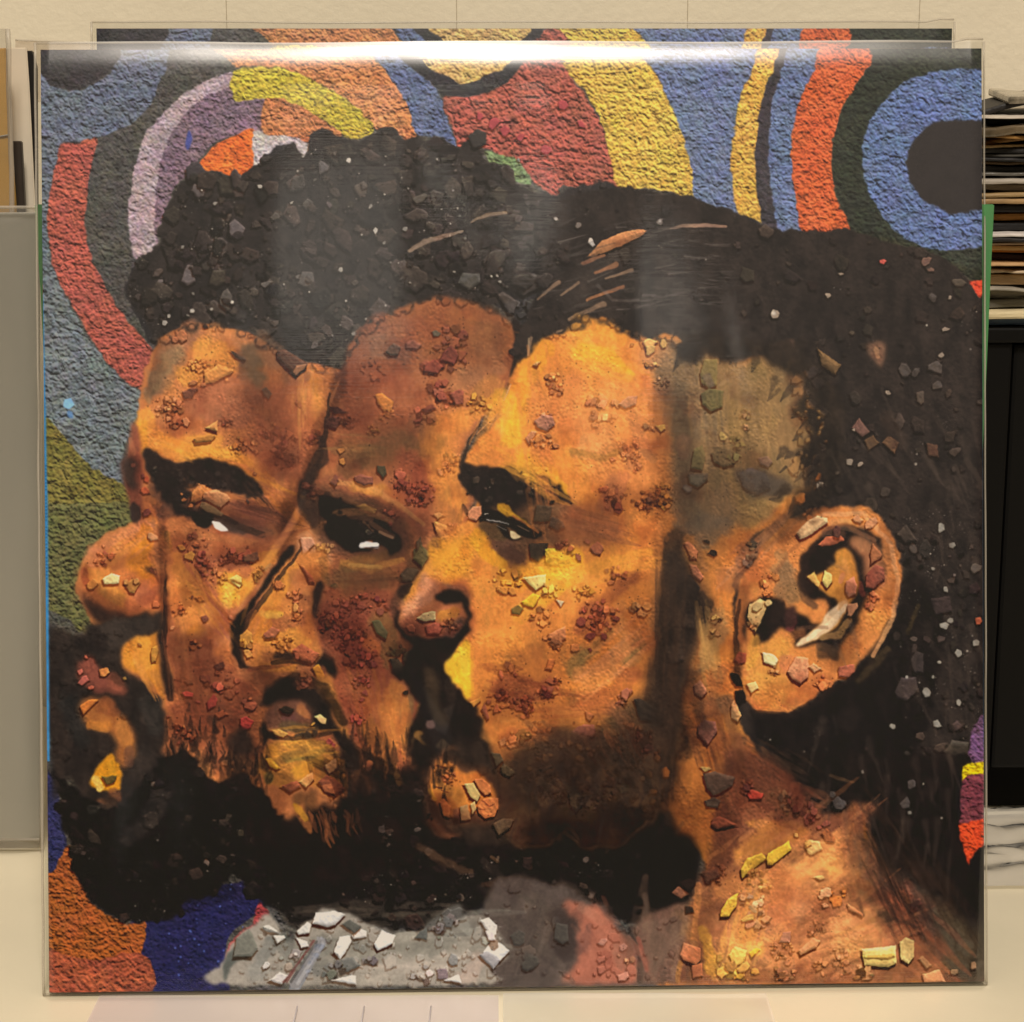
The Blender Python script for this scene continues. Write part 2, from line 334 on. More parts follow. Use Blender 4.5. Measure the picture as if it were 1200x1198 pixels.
CHR = np.stack([.05 * value_noise(3, 301, 2) + .04 * value_noise(18, 302, 2), .035 * value_noise(3, 303, 2) + .03 * value_noise(18, 304, 2), .07 * value_noise(3, 305, 2) + .06 * value_noise(18, 306, 2)], 2)
def T(amt, t, soft=1.0, streak=.35):
    """soft tonal stroke over finished paint: amt > 0 shade pigment, amt < 0 light pigment"""
    p = pts(t); rm = max(q[2] for q in p); pad = rm * 1.5 + 4; xs = [q[0] for q in p]; ys = [q[1] for q in p]
    x0 = int(max(0, min(xs) - pad)); x1 = int(min(CW, max(xs) + pad)); y0 = int(max(0, min(ys) - pad)); y1 = int(min(H, max(ys) + pad)); sl = np.s_[y0:y1, x0:x1]
    yy, xx = np.mgrid[y0:y1, x0:x1].astype(np.float32); k = min(rm * .4, 10); xx = xx + k * NX1[sl] + k * NX2[sl]; yy = yy + k * NY1[sl] + k * NY2[sl]
    if len(p) == 1: p = p * 2
    best = None
    for a, b in zip(p[:-1], p[1:]):
        dx, dy = b[0] - a[0], b[1] - a[1]; L = dx * dx + dy * dy; u = np.clip(((xx - a[0]) * dx + (yy - a[1]) * dy) / L, 0, 1) if L > 0 else 0 * xx
        d = np.hypot(xx - a[0] - u * dx, yy - a[1] - u * dy) / (a[2] + u * (b[2] - a[2]) + 1e-3); best = d if best is None else np.minimum(best, d)
    m = np.clip((1 + soft * .35 - best) / soft, 0, 1); m = m * m * (3 - 2 * m) * (1 - streak * .5 + streak * STREAK[sl] + .3 * NM[sl]) * np.clip(SKIN[sl], 0, 1)
    m = np.clip(m, 0, 1)[..., None]
    if amt > 0: C[sl] *= 1 - amt * m * np.array([.92, 1.04, 1.08], np.float32)
    else: C[sl] += -amt * m * np.array([1., .8, .35], np.float32)
SKIN = np.ones((H, CW), np.float32)
WOR = {}
for cl, key in ((4.6, 6.5), (7.5, 10), (3.8, 5)):
    f1, f2, hh = worley(cl, int(cl * 10), 1.5, 2.2)
    g1, g2, gh = worley(cl * 2.1, int(cl * 33), 1.6, 3.0)
    WOR[key] = blur(np.clip(f2 - f1, 0, .45) * 1.5 + hh * 1.5 + gh * 1.1 + np.clip(g2 - g1, 0, .3) * 1.6 + NF * .8 + NX1 * .9 + NF * .5, .42) * (cl / 4.6) ** .6
def SP(col, t, alt=None, amt=.28, cell=6.5, rough=1.6, soft=.5, sp=True, altn=.1):
    r = poly_mask(t, soft, rough, sp)
    if r is not None: stucco(r, col, amt, cell, alt, altn)
    return r
# ------------------------------------------------------------ mural bands behind the heads (photo pixels)
def art_background():
    at(0, 0, 1)
    full = (np.s_[0:H, 0:CW], np.ones((H, CW), np.float32))
    stucco(full, '4a453d', .22, 6.5, '524c42')
    SP('36302e', '40,50 150,50 141,68 128,84 112,96 92,104 68,103 45,98', '3c3733', .22)
    SP('60646c', '40,96 60,101 78,105 98,104 120,94 134,80 142,62 148,50 196,50 195,75 188,98 176,122 158,140 135,153 112,163 85,166 72,168 62,210 56,260 52,330 40,330', '5a5f66', .3)
    SP('666a66', '40,215 56,215 57,280 66,320 80,352 108,400 140,440 168,460 166,480 152,508 145,535 146,570 120,556 95,535 74,510 55,492 40,488', '6e746c', .26, 10)
    SP('5e6266', '40,170 66,172 60,215 55,262 54,300 40,300', '666a66', .3)
    SP('9e4f3f', '72,168 90,167 115,162 108,190 103,225 102,262 107,300 120,325 135,355 155,380 178,405 190,418 172,460 165,456 140,438 118,412 100,382 82,352 66,318 58,285 56,258 60,225 66,190', 'a8563f', .3)
    # pink and mauve arc
    SP('745c62', '275,95 315,100 315,150 295,156 270,158 245,172 222,202 206,220 195,245 186,270 182,310 160,308 160,200 190,140 235,110', '846a70', .28)
    SP('a48c8a', '273,84 245,92 215,110 190,133 172,155 160,188 153,225 152,262 160,304 182,303 182,262 184,225 188,195 198,165 214,137 238,114 273,99', 'b09a94', .18)
    P('3c4480', '222,152 226,162 221,175 218,168', .6, .4, op=.85)
    SP('d8622a', '221,208 234,190 252,170 274,158 300,153 302,195 285,204 275,211 262,202 250,198 235,201', 'e0702e', .22, 5)
    SP('b6a8a0', '299,155 330,156 364,168 358,183 343,184 341,172 320,180 300,200', 'c4b8b0', .16)
    SP('b06c40', '312,114 328,115 352,122 376,137 402,156 394,161 362,166 336,158 308,154', 'bc7c50', .28)
    SP('bc7848', '262,50 430,50 434,64 450,79 466,99 479,124 490,157 478,166 462,152 438,149 415,122 390,105 360,90 330,79 300,77 280,78 268,70', 'c08858', .28)
    SP('b8a238', '273,85 300,78 330,79 360,90 390,105 415,122 431,137 439,150 430,159 408,160 394,149 375,137 350,122 325,115 300,114 276,116', 'a89430', .26)
    SP('5a6278', '428,50 470,50 480,75 500,92 514,108 522,130 532,162 536,176 528,172 513,160 490,156 479,125 466,100 450,79', '58688c', .28)
    SP('332f2d', '466,50 620,50 606,84 590,99 573,107 545,113 520,111 503,93 480,76', '3a3633', .15)
    SP('c49c5c', '480,50 606,50 595,76 576,86 556,94 542,96 524,89 505,79 492,66', 'd0a850', .24)
    SP('985240', '520,112 545,113 573,107 590,97 606,82 622,66 640,50 662,50 667,85 682,105 696,127 706,147 713,172 721,197 726,222 702,224 680,216 652,228 630,216 618,204 598,188 575,175 560,168 540,174 532,155 523,130', 'a04c3e', .3, 10)
    for q in ((580, 143, 9), (591, 152, 7), (562, 135, 6), (660, 122, 6), (681, 145, 7), (610, 160, 6), (640, 175, 7)):
        rnd_stone(q[0], q[1], q[2], hexc('a04442'), .35, .5)
    SP('68784a', '568,177 590,180 606,187 624,213 600,210 585,200', '7c8c5c', .28)
    SP('c89f44', '640,48 748,48 766,80 781,110 794,136 804,166 811,196 814,230 800,229 780,223 752,219 726,221 717,187 709,156 700,130 685,105 667,86 652,62', 'c89a30', .3)
    SP('646d82', '748,48 892,48 880,85 872,105 865,130 860,158 858,190 862,225 867,250 845,245 830,237 813,229 810,196 803,166 793,136 781,110 766,80', '56607e', .26)
    SP('d09a42', '892,48 918,48 905,85 896,110 889,140 887,172 887,205 891,238 897,260 884,256 866,249 860,225 857,190 860,158 865,130 872,105 880,85', 'cc9c4c', .26)
    SP('3c3434', '918,48 932,48 925,64 915,85 908,105 903,132 901,168 903,210 908,242 914,268 896,264 890,240 886,205 886,170 889,140 896,110 905,85', '443c3e', .14)
    SP('5e6880', '930,48 972,48 956,80 945,102 936,126 931,152 928,182 931,216 938,250 946,272 914,272 908,242 903,210 901,168 903,132 908,105 915,85', '6a7490', .28)
    SP('c2582e', '968,48 1042,48 1020,76 1005,96 991,120 981,146 976,170 975,195 979,222 988,246 999,272 944,272 937,250 930,216 928,182 930,152 936,126 945,102 956,80', 'b85a34', .28)
    SP('2f3024', '1042,40 1230,40 1230,360 1160,345 1120,312 1080,292 1040,287 1000,272 988,246 979,222 975,195 976,170 981,146 991,120 1005,96 1020,76', '383a2a', .2, 10)
    SP('5b6884', '1230,84 1160,81 1120,80 1085,86 1056,97 1036,118 1020,140 1012,165 1010,190 1015,216 1030,246 1050,270 1080,286 1110,292 1160,287 1230,280', '58658a', .3)
    P('2f2823', '1230,142 1160,141 1122,140 1096,143 1081,152 1067,168 1063,190 1067,213 1080,230 1100,243 1120,249 1160,243 1230,238', .8, 1.5, tex=.03)
    SP('e05032', '1134,328 1200,322 1200,390 1146,346', None, .15, sp=False)
    # lower left olive plaster
    SP('6c612c', '40,480 56,488 75,510 96,536 122,556 148,570 156,590 160,625 40,640', '7a6c34', .26, 10)
    SP('5c5832', '40,600 80,590 160,590 152,614 128,626 106,646 94,672 96,698 122,722 101,742 80,726 55,712 40,712', '686236', .28, 10)
    P('7aa4cc', '76,468 84,466 88,474 82,479 75,476', .4, .3, sp=False); P('5c86b4', '80,481 86,483 86,490 80,488', .6, .3, op=.7)
    # lower edge colours
    SP('2e2c48', '40,905 66,914 71,945 78,985 74,1000 60,1028 40,1032', '36345c', .2)
    SP('262242', '160,1070 300,1030 310,1062 290,1078 266,1102 262,1170 160,1170', '2a2850', .16)
    for i in range(46):
        dot(195 + 100 * rng.rand(), 1035 + 110 * rng.rand(), .5 + rng.rand(), hexc('5c70b8'), .6)
    SP('98501f', '40,1028 62,1024 74,1000 79,990 85,994 87,1022 96,1034 104,1050 113,1064 132,1074 150,1084 170,1080 168,1110 168,1140 171,1170 40,1170', '8c4626', .34, 6.5)
    SP('94482e', '40,1110 100,1125 169,1118 171,1170 40,1170', 'a85a30', .22, 10)
    # lower right edge
    SP('64465a', '1160,828 1146,842 1138,862 1137,880 1140,894 1160,894', '7c5470', .26)
def strokes(col, a, b, w, n, op=.45, spread=10, col2=None):
    """a bundle of n thin brush marks from a to b (tile units)"""
    c1 = hexc(col); c2 = hexc(col2) if col2 else c1 * .8
    for i in range(n):
        k = rng.rand(); c = np.clip(c1 * (1 - k) + c2 * k, 0, 1); o = spread * rng.randn(2); t = rng.rand() * .5; l = .3 + .5 * rng.rand()
        x0, y0 = a[0] + (b[0] - a[0]) * t + o[0], a[1] + (b[1] - a[1]) * t + o[1]; x1, y1 = x0 + (b[0] - a[0]) * l, y0 + (b[1] - a[1]) * l
        mx, my = (x0 + x1) / 2 + 2.5 * rng.randn(), (y0 + y1) / 2 + 2.5 * rng.randn(); q = w * (.5 + .8 * rng.rand())
        B('%02x%02x%02x' % tuple(int(v * 255) for v in c), '%g,%g,%g %g,%g,%g %g,%g,%g' % (x0, y0, q * .5, mx, my, q, x1, y1, q * .3), op * (.5 + .6 * rng.rand()), .8, warp=.6)
def art_refine():
    at(50, 350, .5495)
    # left head
    B('80704c', '285,108,22 242,165,18 226,215,12', .65, .9); P('a5653f', '322,198 370,168 428,168 462,205 452,262 400,268 332,252 300,236', 4, 2, op=.75); P('9c5836', '445,180 540,195 592,250 588,310 548,385 508,415 466,372 435,318 440,250', 7, 2, op=.7)
    B('6c5c3c', '440,110,26 460,170,22', .6, .9); strokes('d08f48', (560, 150), (560, 260), 6, 14, .5, 16, 'b87a40'); B('b8723c', '598,165,12 600,225,10 582,285,8', .6, .8); strokes('dc9438', (222, 290), (500, 400), 6, 22, .5, 8, 'cf7f30'); strokes('d08438', (440, 370), (545, 480), 5, 18, .5, 10, 'a85e30')
    B('8a5038', '400,448,18 460,470,22 520,470,16', .6, .9); strokes('7c4630', (400, 430), (530, 470), 5, 14, .5, 9, '5c3626'); B('33241c', '350,448,9 410,482,8 470,502,7', .8, .7); B('1a1210', '342,468,17', .95, .4); P('e6dccb', '362,474 380,476 398,492 384,496 370,488', .5, .4, sp=False); B('b87440', '330,505,7 400,512,9 470,520,8', .6, .8); strokes('b06a3c', (420, 530), (540, 500), 5, 14, .5, 8, '8c4e30')
    B('d48a3a', '284,545,10 308,620,13 365,690,16', .65, .9); B('e6ac48', '400,610,15 392,650,12', .75, .9); strokes('dc9a40', (300, 560), (400, 700), 6, 20, .5, 14, 'b86c30'); B('7a3c22', '330,560,6 358,640,7 400,682,5', .6, .8); B('8c4a2c', '282,740,10 300,830,18 330,885,24 372,945,26', .6, .9); strokes('a05a34', (300, 740), (340, 900), 7, 22, .5, 18, '7c4428'); B('c87c3c', '340,700,10 400,740,10', .5, .8)
    strokes('cc8438', (110, 590), (230, 500), 6, 16, .5, 16, 'b8703c'); B('6a3420', '236,578,8 255,600,9', .75, .7); B('8c4a30', '215,640,14 245,620,10', .55, .8); B('2c1d17', '262,560,3 262,660,4 262,760,6 272,850,8', .85, .7); strokes('d89440', (190, 740), (250, 850), 6, 12, .5, 10, 'c07c34')
    # between left and middle head
    B('2c1f18', '612,200,2.5 600,290,7 576,360,12 556,415,15 572,470,16', .85, .7); B('241914', '560,520,3 500,600,5 450,670,7 415,720,9 425,780,8', .8, .5)
    # middle head
    B('a8704c', '700,110,34 760,60,34', .45, .9); P('9a5836', '660,160 760,150 820,220 800,300 720,320 650,290 630,220', 7, 2, op=.55); strokes('8c5a34', (860, 60), (980, 90), 8, 18, .45, 34, '9c6038'); P('cc8038', '838,245 905,235 886,330 856,385 884,440 918,470 898,505 862,520 842,480 832,400 812,310', 5, 2.5, op=.65); strokes('d88e3c', (840, 300), (880, 470), 6, 20, .5, 16, 'b87034')
    strokes('b08048', (610, 310), (720, 320), 6, 12, .5, 14, '7c5c34'); B('6c5430', '700,340,30 760,300,26', .5, .9); B('c4884a', '618,386,6 700,402,8 762,440,6 812,482,5', .7, .8); B('8c4c30', '640,408,7 720,432,7 790,480,6', .65, .8); B('c8863c', '660,400,8 720,415,8', .5, .8)
    P('3c281e', '575,400 640,408 710,430 770,470 790,520 760,560 700,552 640,548 600,520 570,460', 3, 2, op=.6); P('17100d', '590,420 640,430 690,455 735,475 768,520 748,548 722,528 690,540 655,535 620,515 596,470', 1.5, 2); B('5a3c2a', '640,455,9 700,470,8', .6, .8); B('6c4a34', '700,478,6 745,505,7', .6, .8); K('2c201a', '620,470,26 690,500,26', 12, .8); B('ddd6ca', '680,526,5 712,524,5', .95, .4); B('0c0807', '660,524,9', .95, .4); B('a8805c', '720,496,4 745,508,4', .7, .6); B('c88c40', '640,562,8 700,577,10 768,556,6', .75, .8); B('e0b058', '655,566,4 720,572,5', .6, .7); B('74502e', '652,612,20 740,604,20', .55, .9); strokes('8c5430', (620, 600), (800, 590), 6, 14, .4, 12, '64452a')
    strokes('d0862f', (480, 660), (450, 740), 7, 16, .55, 14, 'b8702e'); B('e8b850', '470,672,9 500,676,7', .6, .8); B('7a3e26', '440,790,6 500,782,5 540,770,7', .6, .7); B('2a1a14', '590,610,7 582,660,6', .8, .6); B('1e1410', '490,775,5 530,768,7 560,775,6', .85, .6)
    strokes('a0582f', (680, 780), (720, 960), 7, 26, .5, 22, 'c07834'); strokes('c87e38', (760, 840), (760, 980), 8, 20, .5, 20, '9c5a30'); strokes('4a2c1c', (660, 930), (700, 1060), 8, 26, .45, 40, '24170f'); strokes('241811', (560, 960), (760, 1060), 10, 20, .35, 40, '120c09')
    # middle mouth
    strokes('c88a34', (480, 960), (620, 950), 7, 16, .45, 16, 'a8762c'); B('5a4026', '500,985,10 560,960,9', .45, .8); B('2a1c14', '475,930,7 540,938,5 610,925,6', .8, .6); B('17100c', '480,850,12 540,800,12 600,830,12 640,900,12', .8, .7)
    # front head
    at(550, 350, .5495)
    strokes('e8a83c', (200, 80), (360, 170), 8, 18, .4, 14, 'd88a3a'); strokes('e09a3c', (20, 330), (70, 200), 9, 20, .4, 16, 'd4823a'); strokes('d4803f', (140, 120), (180, 420), 8, 30, .45, 40, 'c87438'); P('dc8c4c', '220,190 400,180 425,300 400,400 300,420 240,330', 8, 2, op=.5); strokes('d8924c', (230, 200), (400, 260), 7, 22, .45, 34, 'cc8040'); B('94682f', '220,322,7 290,338,9 322,322,7', .7, .8); strokes('e8a83a', (60, 330), (190, 400), 8, 18, .5, 12, 'dc9438'); B('c87438', '180,420,10 150,380,10', .4, .9)
    P('95552e', '215,440 300,448 345,500 285,532 220,522 175,500', 5, 2.5, op=.7); strokes('8c5430', (190, 460), (340, 500), 6, 18, .5, 14, '6c4428'); B('eca83a', '200,582,18 300,560,16 385,538,10', .55, .9); strokes('e49c38', (180, 600), (380, 560), 8, 20, .5, 14, 'd08838')
    B('7c6434', '240,770,14 300,705,11', .55, .9); strokes('d88e50', (230, 840), (400, 700), 7, 30, .5, 26, 'c07a3c'); strokes('a0552c', (40, 800), (180, 830), 8, 20, .45, 26, '8a4626'); strokes('dc8a3c', (30, 620), (120, 740), 8, 20, .4, 26, 'd08038'); strokes('e09444', (60, 900), (240, 890), 7, 18, .5, 14, 'c4753a'); B('cc8040', '404,480,11 408,600,10 392,690,10', .45, .9)
    P('6e5a3b', '440,120 560,130 700,170 720,300 700,400 640,440 560,500 500,560 450,480 430,300', 12, 3, op=.45); B('574a34', '450,180,16 455,320,22 472,450,24', .55, .9); strokes('a5814f', (540, 160), (560, 420), 7, 30, .4, 50, '85683e'); strokes('8c6c42', (640, 200), (690, 400), 7, 24, .45, 24, 'a88450'); P('453a30', '570,360 640,370 690,395 680,415 620,425 580,400', 3, 2.5, op=.8)
    P('2b211a', '440,520 474,540 512,640 496,700 462,760 452,860 440,1000 404,1092 382,900 396,760 404,640', 8, 3, op=.8); strokes('241a14', (430, 560), (420, 1000), 9, 34, .4, 18, '4a3424'); P('3a2b20', '100,965 180,925 262,912 330,865 402,885 425,1000 402,1092 100,1092', 12, 4, op=.6); strokes('6a482c', (160, 960), (280, 1060), 8, 30, .4, 40, '2c2018'); strokes('94582f', (280, 900), (330, 1000), 7, 18, .4, 26, '6a4028'); strokes('1e1611', (300, 960), (380, 1090), 9, 24, .4, 40, '3a2a1e')
    strokes('b48848', (500, 640), (530, 820), 7, 22, .5, 14, '94703c'); strokes('8a5630', (500, 860), (560, 1060), 8, 26, .45, 30, '6a4228'); strokes('a8683c', (560, 960), (640, 1080), 8, 20, .4, 26, '7c4a2e')
    for i in range(150):
        x, y = 120 + 300 * rng.rand(), 900 + 190 * rng.rand(); rnd_stone(OX + x * SC, OY + y * SC, 1 + 5.5 * rng.rand() ** 2.5, hexc('3a2c22') * (.6 + .8 * rng.rand()), .6, .5)
    # ear
    B('e0a468', '700,498,6 760,457,7 840,457,6 898,520,6 914,600,6 900,685,6 860,760,5', .7, .8); B('8c5430', '640,600,6 680,540,5 740,495,5 800,480,5 860,510,6 880,580,7 868,650,7', .4, .9); strokes('cc8444', (880, 640), (800, 770), 8, 14, .35, 6, 'b87038'); strokes('dca048', (600, 800), (700, 850), 8, 18, .5, 20, 'cc8840'); B('2a1d17', '720,610,20 712,560,12 745,520,8', .8, .7); B('241a15', '640,680,20 660,650,14', .75, .8); B('d89448', '800,560,8 812,620,8 790,660,8', .6, .8); B('f0d8a8', '800,655,5 770,690,6 720,725,4', .8, .5); B('3a2418', '575,640,4 566,720,6 572,800,9', .75, .7); strokes('d08c54', (540, 600), (690, 450), 6, 24, .5, 12, '9c6a44'); B('74503a', '700,700,6 760,700,5', .5, .8)
    B('241a15', '600,880,6 680,885,5 780,830,5 860,770,5', .7, .7)
    # ragged hair line of the temple
    for i in range(46):
        x, y = (700 + 50 * rng.randn() * .5, 130 + 320 * rng.rand()) if i % 2 else (420 + 290 * rng.rand(), 112 + 14 * rng.randn()); l = 14 + 26 * rng.rand(); a = 2.4 + .8 * rng.randn() * .5 if i % 2 else 1.5 + .4 * rng.randn()
        B('2b231c', '%g,%g,%g %g,%g,%g' % (x, y, 4 + 9 * rng.rand(), x + l * math.cos(a), y + l * math.sin(a), 2), .35 + .4 * rng.rand(), .85)
    P('2b231c', '690,130 760,150 800,300 770,420 720,470 690,440 720,380 700,330 730,290 690,240 720,190 680,160', 4, 6)
    for t in ('430,100 470,140 520,116 560,140 600,120 650,150 700,130 690,100 560,80 470,70',): P('2b231c', t, 3, 5)
    for i in range(60):
        x, y = 690 + 70 * rng.rand(), 150 + 320 * rng.rand(); rnd_stone(OX + x * SC, OY + y * SC, 1.5 + 6 * rng.rand() ** 2, hexc('3c3128') * (.7 + .7 * rng.rand()), .5, .5)
    # nape, shoulder
    at(850, 850, .5495)
    strokes('c8844c', (60, 380), (260, 220), 10, 50, .5, 60, 'b06c40'); strokes('d8984c', (20, 520), (60, 330), 9, 26, .5, 20, 'c07c3c'); strokes('cc8a58', (180, 480), (380, 400), 10, 34, .45, 34, 'b8744a'); strokes('b06844', (300, 330), (470, 500), 9, 24, .4, 30, '945034'); strokes('9c5c3a', (40, 120), (200, 190), 9, 26, .45, 26, '7c4830'); strokes('a86a42', (270, 180), (300, 320), 8, 24, .5, 20, '7a5038')
    for a, b in (((310, 230), (400, 420)), ((360, 200), (470, 400)), ((420, 260), (540, 440)), ((300, 140), (380, 260))): strokes('3a2a20', a, b, 5, 20, .45, 16, '211812')
    strokes('5a4230', (60, 40), (200, 130), 5, 16, .4, 16, '33261c')
    # chips along the hair lines of the two heads behind
    at(0, 0, 1)
    for line, n in (([(185, 402), (230, 380), (270, 386), (320, 410), (352, 432), (395, 430), (412, 402), (440, 376), (500, 352), (560, 352), (600, 376)], 90), ([(640, 394), (700, 372), (735, 392), (765, 398), (800, 398)], 40)):
        for i in range(n):
            k = rng.randint(len(line) - 1); t = rng.rand(); x = line[k][0] * (1 - t) + line[k + 1][0] * t; y = line[k][1] * (1 - t) + line[k + 1][1] * t
            q = 2 + 6 * rng.rand() ** 1.6; B('2c2520', '%g,%g,%g' % (x, y - 3, q * 1.3), .7, .8); rnd_stone(x + 2 * rng.randn(), y - 4 + 4 * rng.randn(), q, hexc('3a312a') * (.75 + .5 * rng.rand()), .5, .5)
    for i in range(70):
        x, y = 60 + 90 * rng.rand(), 740 + 150 * rng.rand()
        if C[int(y), int(x)].max() < .3: rnd_stone(x, y, 1.5 + 5 * rng.rand() ** 2, hexc('2e2822') * (.7 + .7 * rng.rand()), .5, .5)
    # worn rubble of the garments at the lower edge
    strokes('7c6a58', (560, 1060), (640, 1130), 9, 30, .35, 24, '3f352c'); strokes('5c4c40', (640, 1050), (600, 1150), 9, 24, .35, 30, '332a24'); strokes('c07a5c', (690, 1070), (735, 1140), 7, 26, .45, 14, '94543c'); strokes('8a6a50', (770, 1060), (770, 1150), 8, 26, .4, 18, '4f3d30'); B('3a2c24', '655,1075,20 662,1110,16', .6, .9)
    for i in range(60):
        x, y = 560 + 230 * rng.rand(), 1035 + 115 * rng.rand(); c = C[int(y), int(x)] * (.75 + .55 * rng.rand()); rnd_stone(x, y, 1.5 + 7 * rng.rand() ** 2.2, np.clip(c, 0, 1), .5, .5)
    for i in range(120):
        x, y = 280 + 310 * rng.rand(), 1075 + 80 * rng.rand()
        if C[int(y), int(x)].mean() > .32: rnd_stone(x, y, 1 + 4 * rng.rand() ** 2.5, np.clip(C[int(y), int(x)] * (.7 + .6 * rng.rand()), 0, 1), .5, .5)
    strokes('b0a48c', (300, 1120), (560, 1110), 8, 40, .3, 26, '6c6656')
    # left nose joined to the cheek, beard creeping up round the mouths
    at(0, 0, 1)
    B('b8703a', '192,648,9 193,672,8', .75, .9); B('9a5a34', '188,690,7 194,700,6', .5, .9); strokes('c47c3c', (184, 610), (192, 690), 3.5, 16, .5, 5, 'a4643a'); B('7a4428', '196,600,5 186,625,5', .5, .9)
    B('c08040', '210,720,8 214,770,8', .4, .9); strokes('a8643a', (200, 700), (212, 800), 4, 14, .45, 7, '7c4628')
    P('1d1511', '292,905 300,935 330,955 360,950 420,935 440,960 450,1010 400,1040 320,1030 280,960 270,915', 3, 5, tex=.2); B('a86430', '352,948,8 362,972,5', .8, .8); B('b88428', '350,948,5 358,958,4', .8, .6); strokes('a05c30', (372, 950), (384, 985), 3, 10, .7, 7, '6a3c22'); strokes('8c5430', (400, 945), (408, 980), 3, 8, .5, 8, '4a2c1c')
    for i in range(150):
        k = rng.rand(); x, y = 195 + 120 * k, 868 + 34 * k + 24 * rng.randn(); l = 8 + 12 * rng.rand()
        B('211813', '%g,%g,%g %g,%g,%g' % (x, y + 8, 2 + 4 * rng.rand(), x + 3 * rng.randn(), y + 8 - l, .8), .35 + .35 * rng.rand(), .9)
    for i in range(120):
        k = rng.rand(); x, y = 400 + 130 * k, 900 + 20 * rng.randn(); B('211813', '%g,%g,%g %g,%g,%g' % (x, y + 8, 2 + 4 * rng.rand(), x + 3 * rng.randn(), y - 6 - 10 * rng.rand(), .8), .3 + .35 * rng.rand(), .9)
    for i in range(200):
        x, y = 185 + 420 * rng.rand(), 890 + 60 * rng.rand()
        if C[int(y), int(x)].max() < .3: rnd_stone(x, y, 1.2 + 5 * rng.rand() ** 2.4, hexc('332820') * (.6 + .9 * rng.rand()), .6, .5)
    # eyes once more: iris beside the white, lid line above
    B('120c0a', '241,606,7', .9, .5); P('e8dece', '250,610 256,612 265,618 267,621 260,622 252,618', .3, .3, sp=False); B('2c1d16', '236,598,4 256,603,4 276,612,3', .85, .6); B('9c6038', '240,590,4 268,596,5 290,606,4', .55, .8); B('b87440', '232,626,4 262,630,5', .5, .8)
    B('0e0907', '414,640,4.5', .9, .5); B('c08850', '392,600,4 430,598,5 458,610,4', .5, .8); B('e8e0d4', '424,637,2.6 442,638,2.6', .9, .4)
    # brighter broken plaster of the collar
    for i in range(90):
        x, y = 350 + 240 * rng.rand(), 1070 + 75 * rng.rand()
        if C[int(y), int(x)].mean() > .3: rnd_stone(x, y, 2 + 8 * rng.rand() ** 2.6, hexc('d4ccbc') * (.55 + .45 * rng.rand()), .55, .6)
    B('868078', '376,1104,6 346,1152,7', 1, .3, warp=.1, streak=0); B('aca69c', '378,1104,2 349,1152,2.4', .8, .6, warp=.1); B('4c463e', '371,1103,1.6 341,1150,2', .8, .6, warp=.1); B('6c3c34', '367,1102,1.4 336,1150,1.6', .8, .5, warp=.1)
    P('211814', '172,529 181,527 200,541 240,537 268,543 292,556 306,572 303,580 285,578 262,571 245,566 222,570 205,578 212,592 196,590 182,570 173,548', 1.4, 2.5, tex=.18)
    for i in range(40):
        x, y = 178 + 122 * rng.rand(), 545 + 18 * rng.rand(); rnd_stone(x, y + .12 * (x - 178) * .6, 1 + 3 * rng.rand() ** 2, hexc('3a2e26') * (.6 + .7 * rng.rand()), .5, .5)
    strokes('2a1e18', (285, 562), (312, 592), 2, 14, .6, 3, '4a3224')
# ------------------------------------------------------------ the three painted heads
def rubble(r, n, rmin, rmax, col, var=.18, con=.35, shadow=.4, spec=0, speccol='d8ccb8', accent=()):
    base = hexc(col)
    def one(x, y):
        c = hexc(accent[rng.randint(len(accent))]) if accent and rng.rand() < .22 else base
        c = np.clip(c * (1 + var * rng.randn()) + .004 * rng.randn(3), 0, 1).astype(np.float32)
        rnd_stone(x, y, rmin + (rmax - rmin) * rng.rand() ** 2.2, c, con, shadow)
    scatter(r, one, n)
    def two(x, y):
        k = rng.rand(); q = .3 + .9 * rng.rand() ** 2.5
        dot(x, y, q, hexc(speccol) * (.35 + .6 * k), .3 + .6 * k)
        if k > .6:
            for j in range(3): dot(x + 5 * rng.randn(), y + 4 * rng.randn(), .5, hexc(speccol) * .7, .5)
    scatter(r, two, spec)
def blotch(r, cols, n, rad, op=.35):
    sl, m = r; keep = C[sl].copy()
    def one(x, y):
        at(0, 0, 1); a = rng.rand() * 3.14; q = rad * (.5 + rng.rand()); B(cols[rng.randint(len(cols))], '%g,%g,%g %g,%g,%g' % (x, y, q, x + q * math.cos(a), y + q * math.sin(a), q * .6), op, .9)
    scatter(r, one, n); C[sl] = keep * (1 - m[..., None]) + C[sl] * m[..., None]
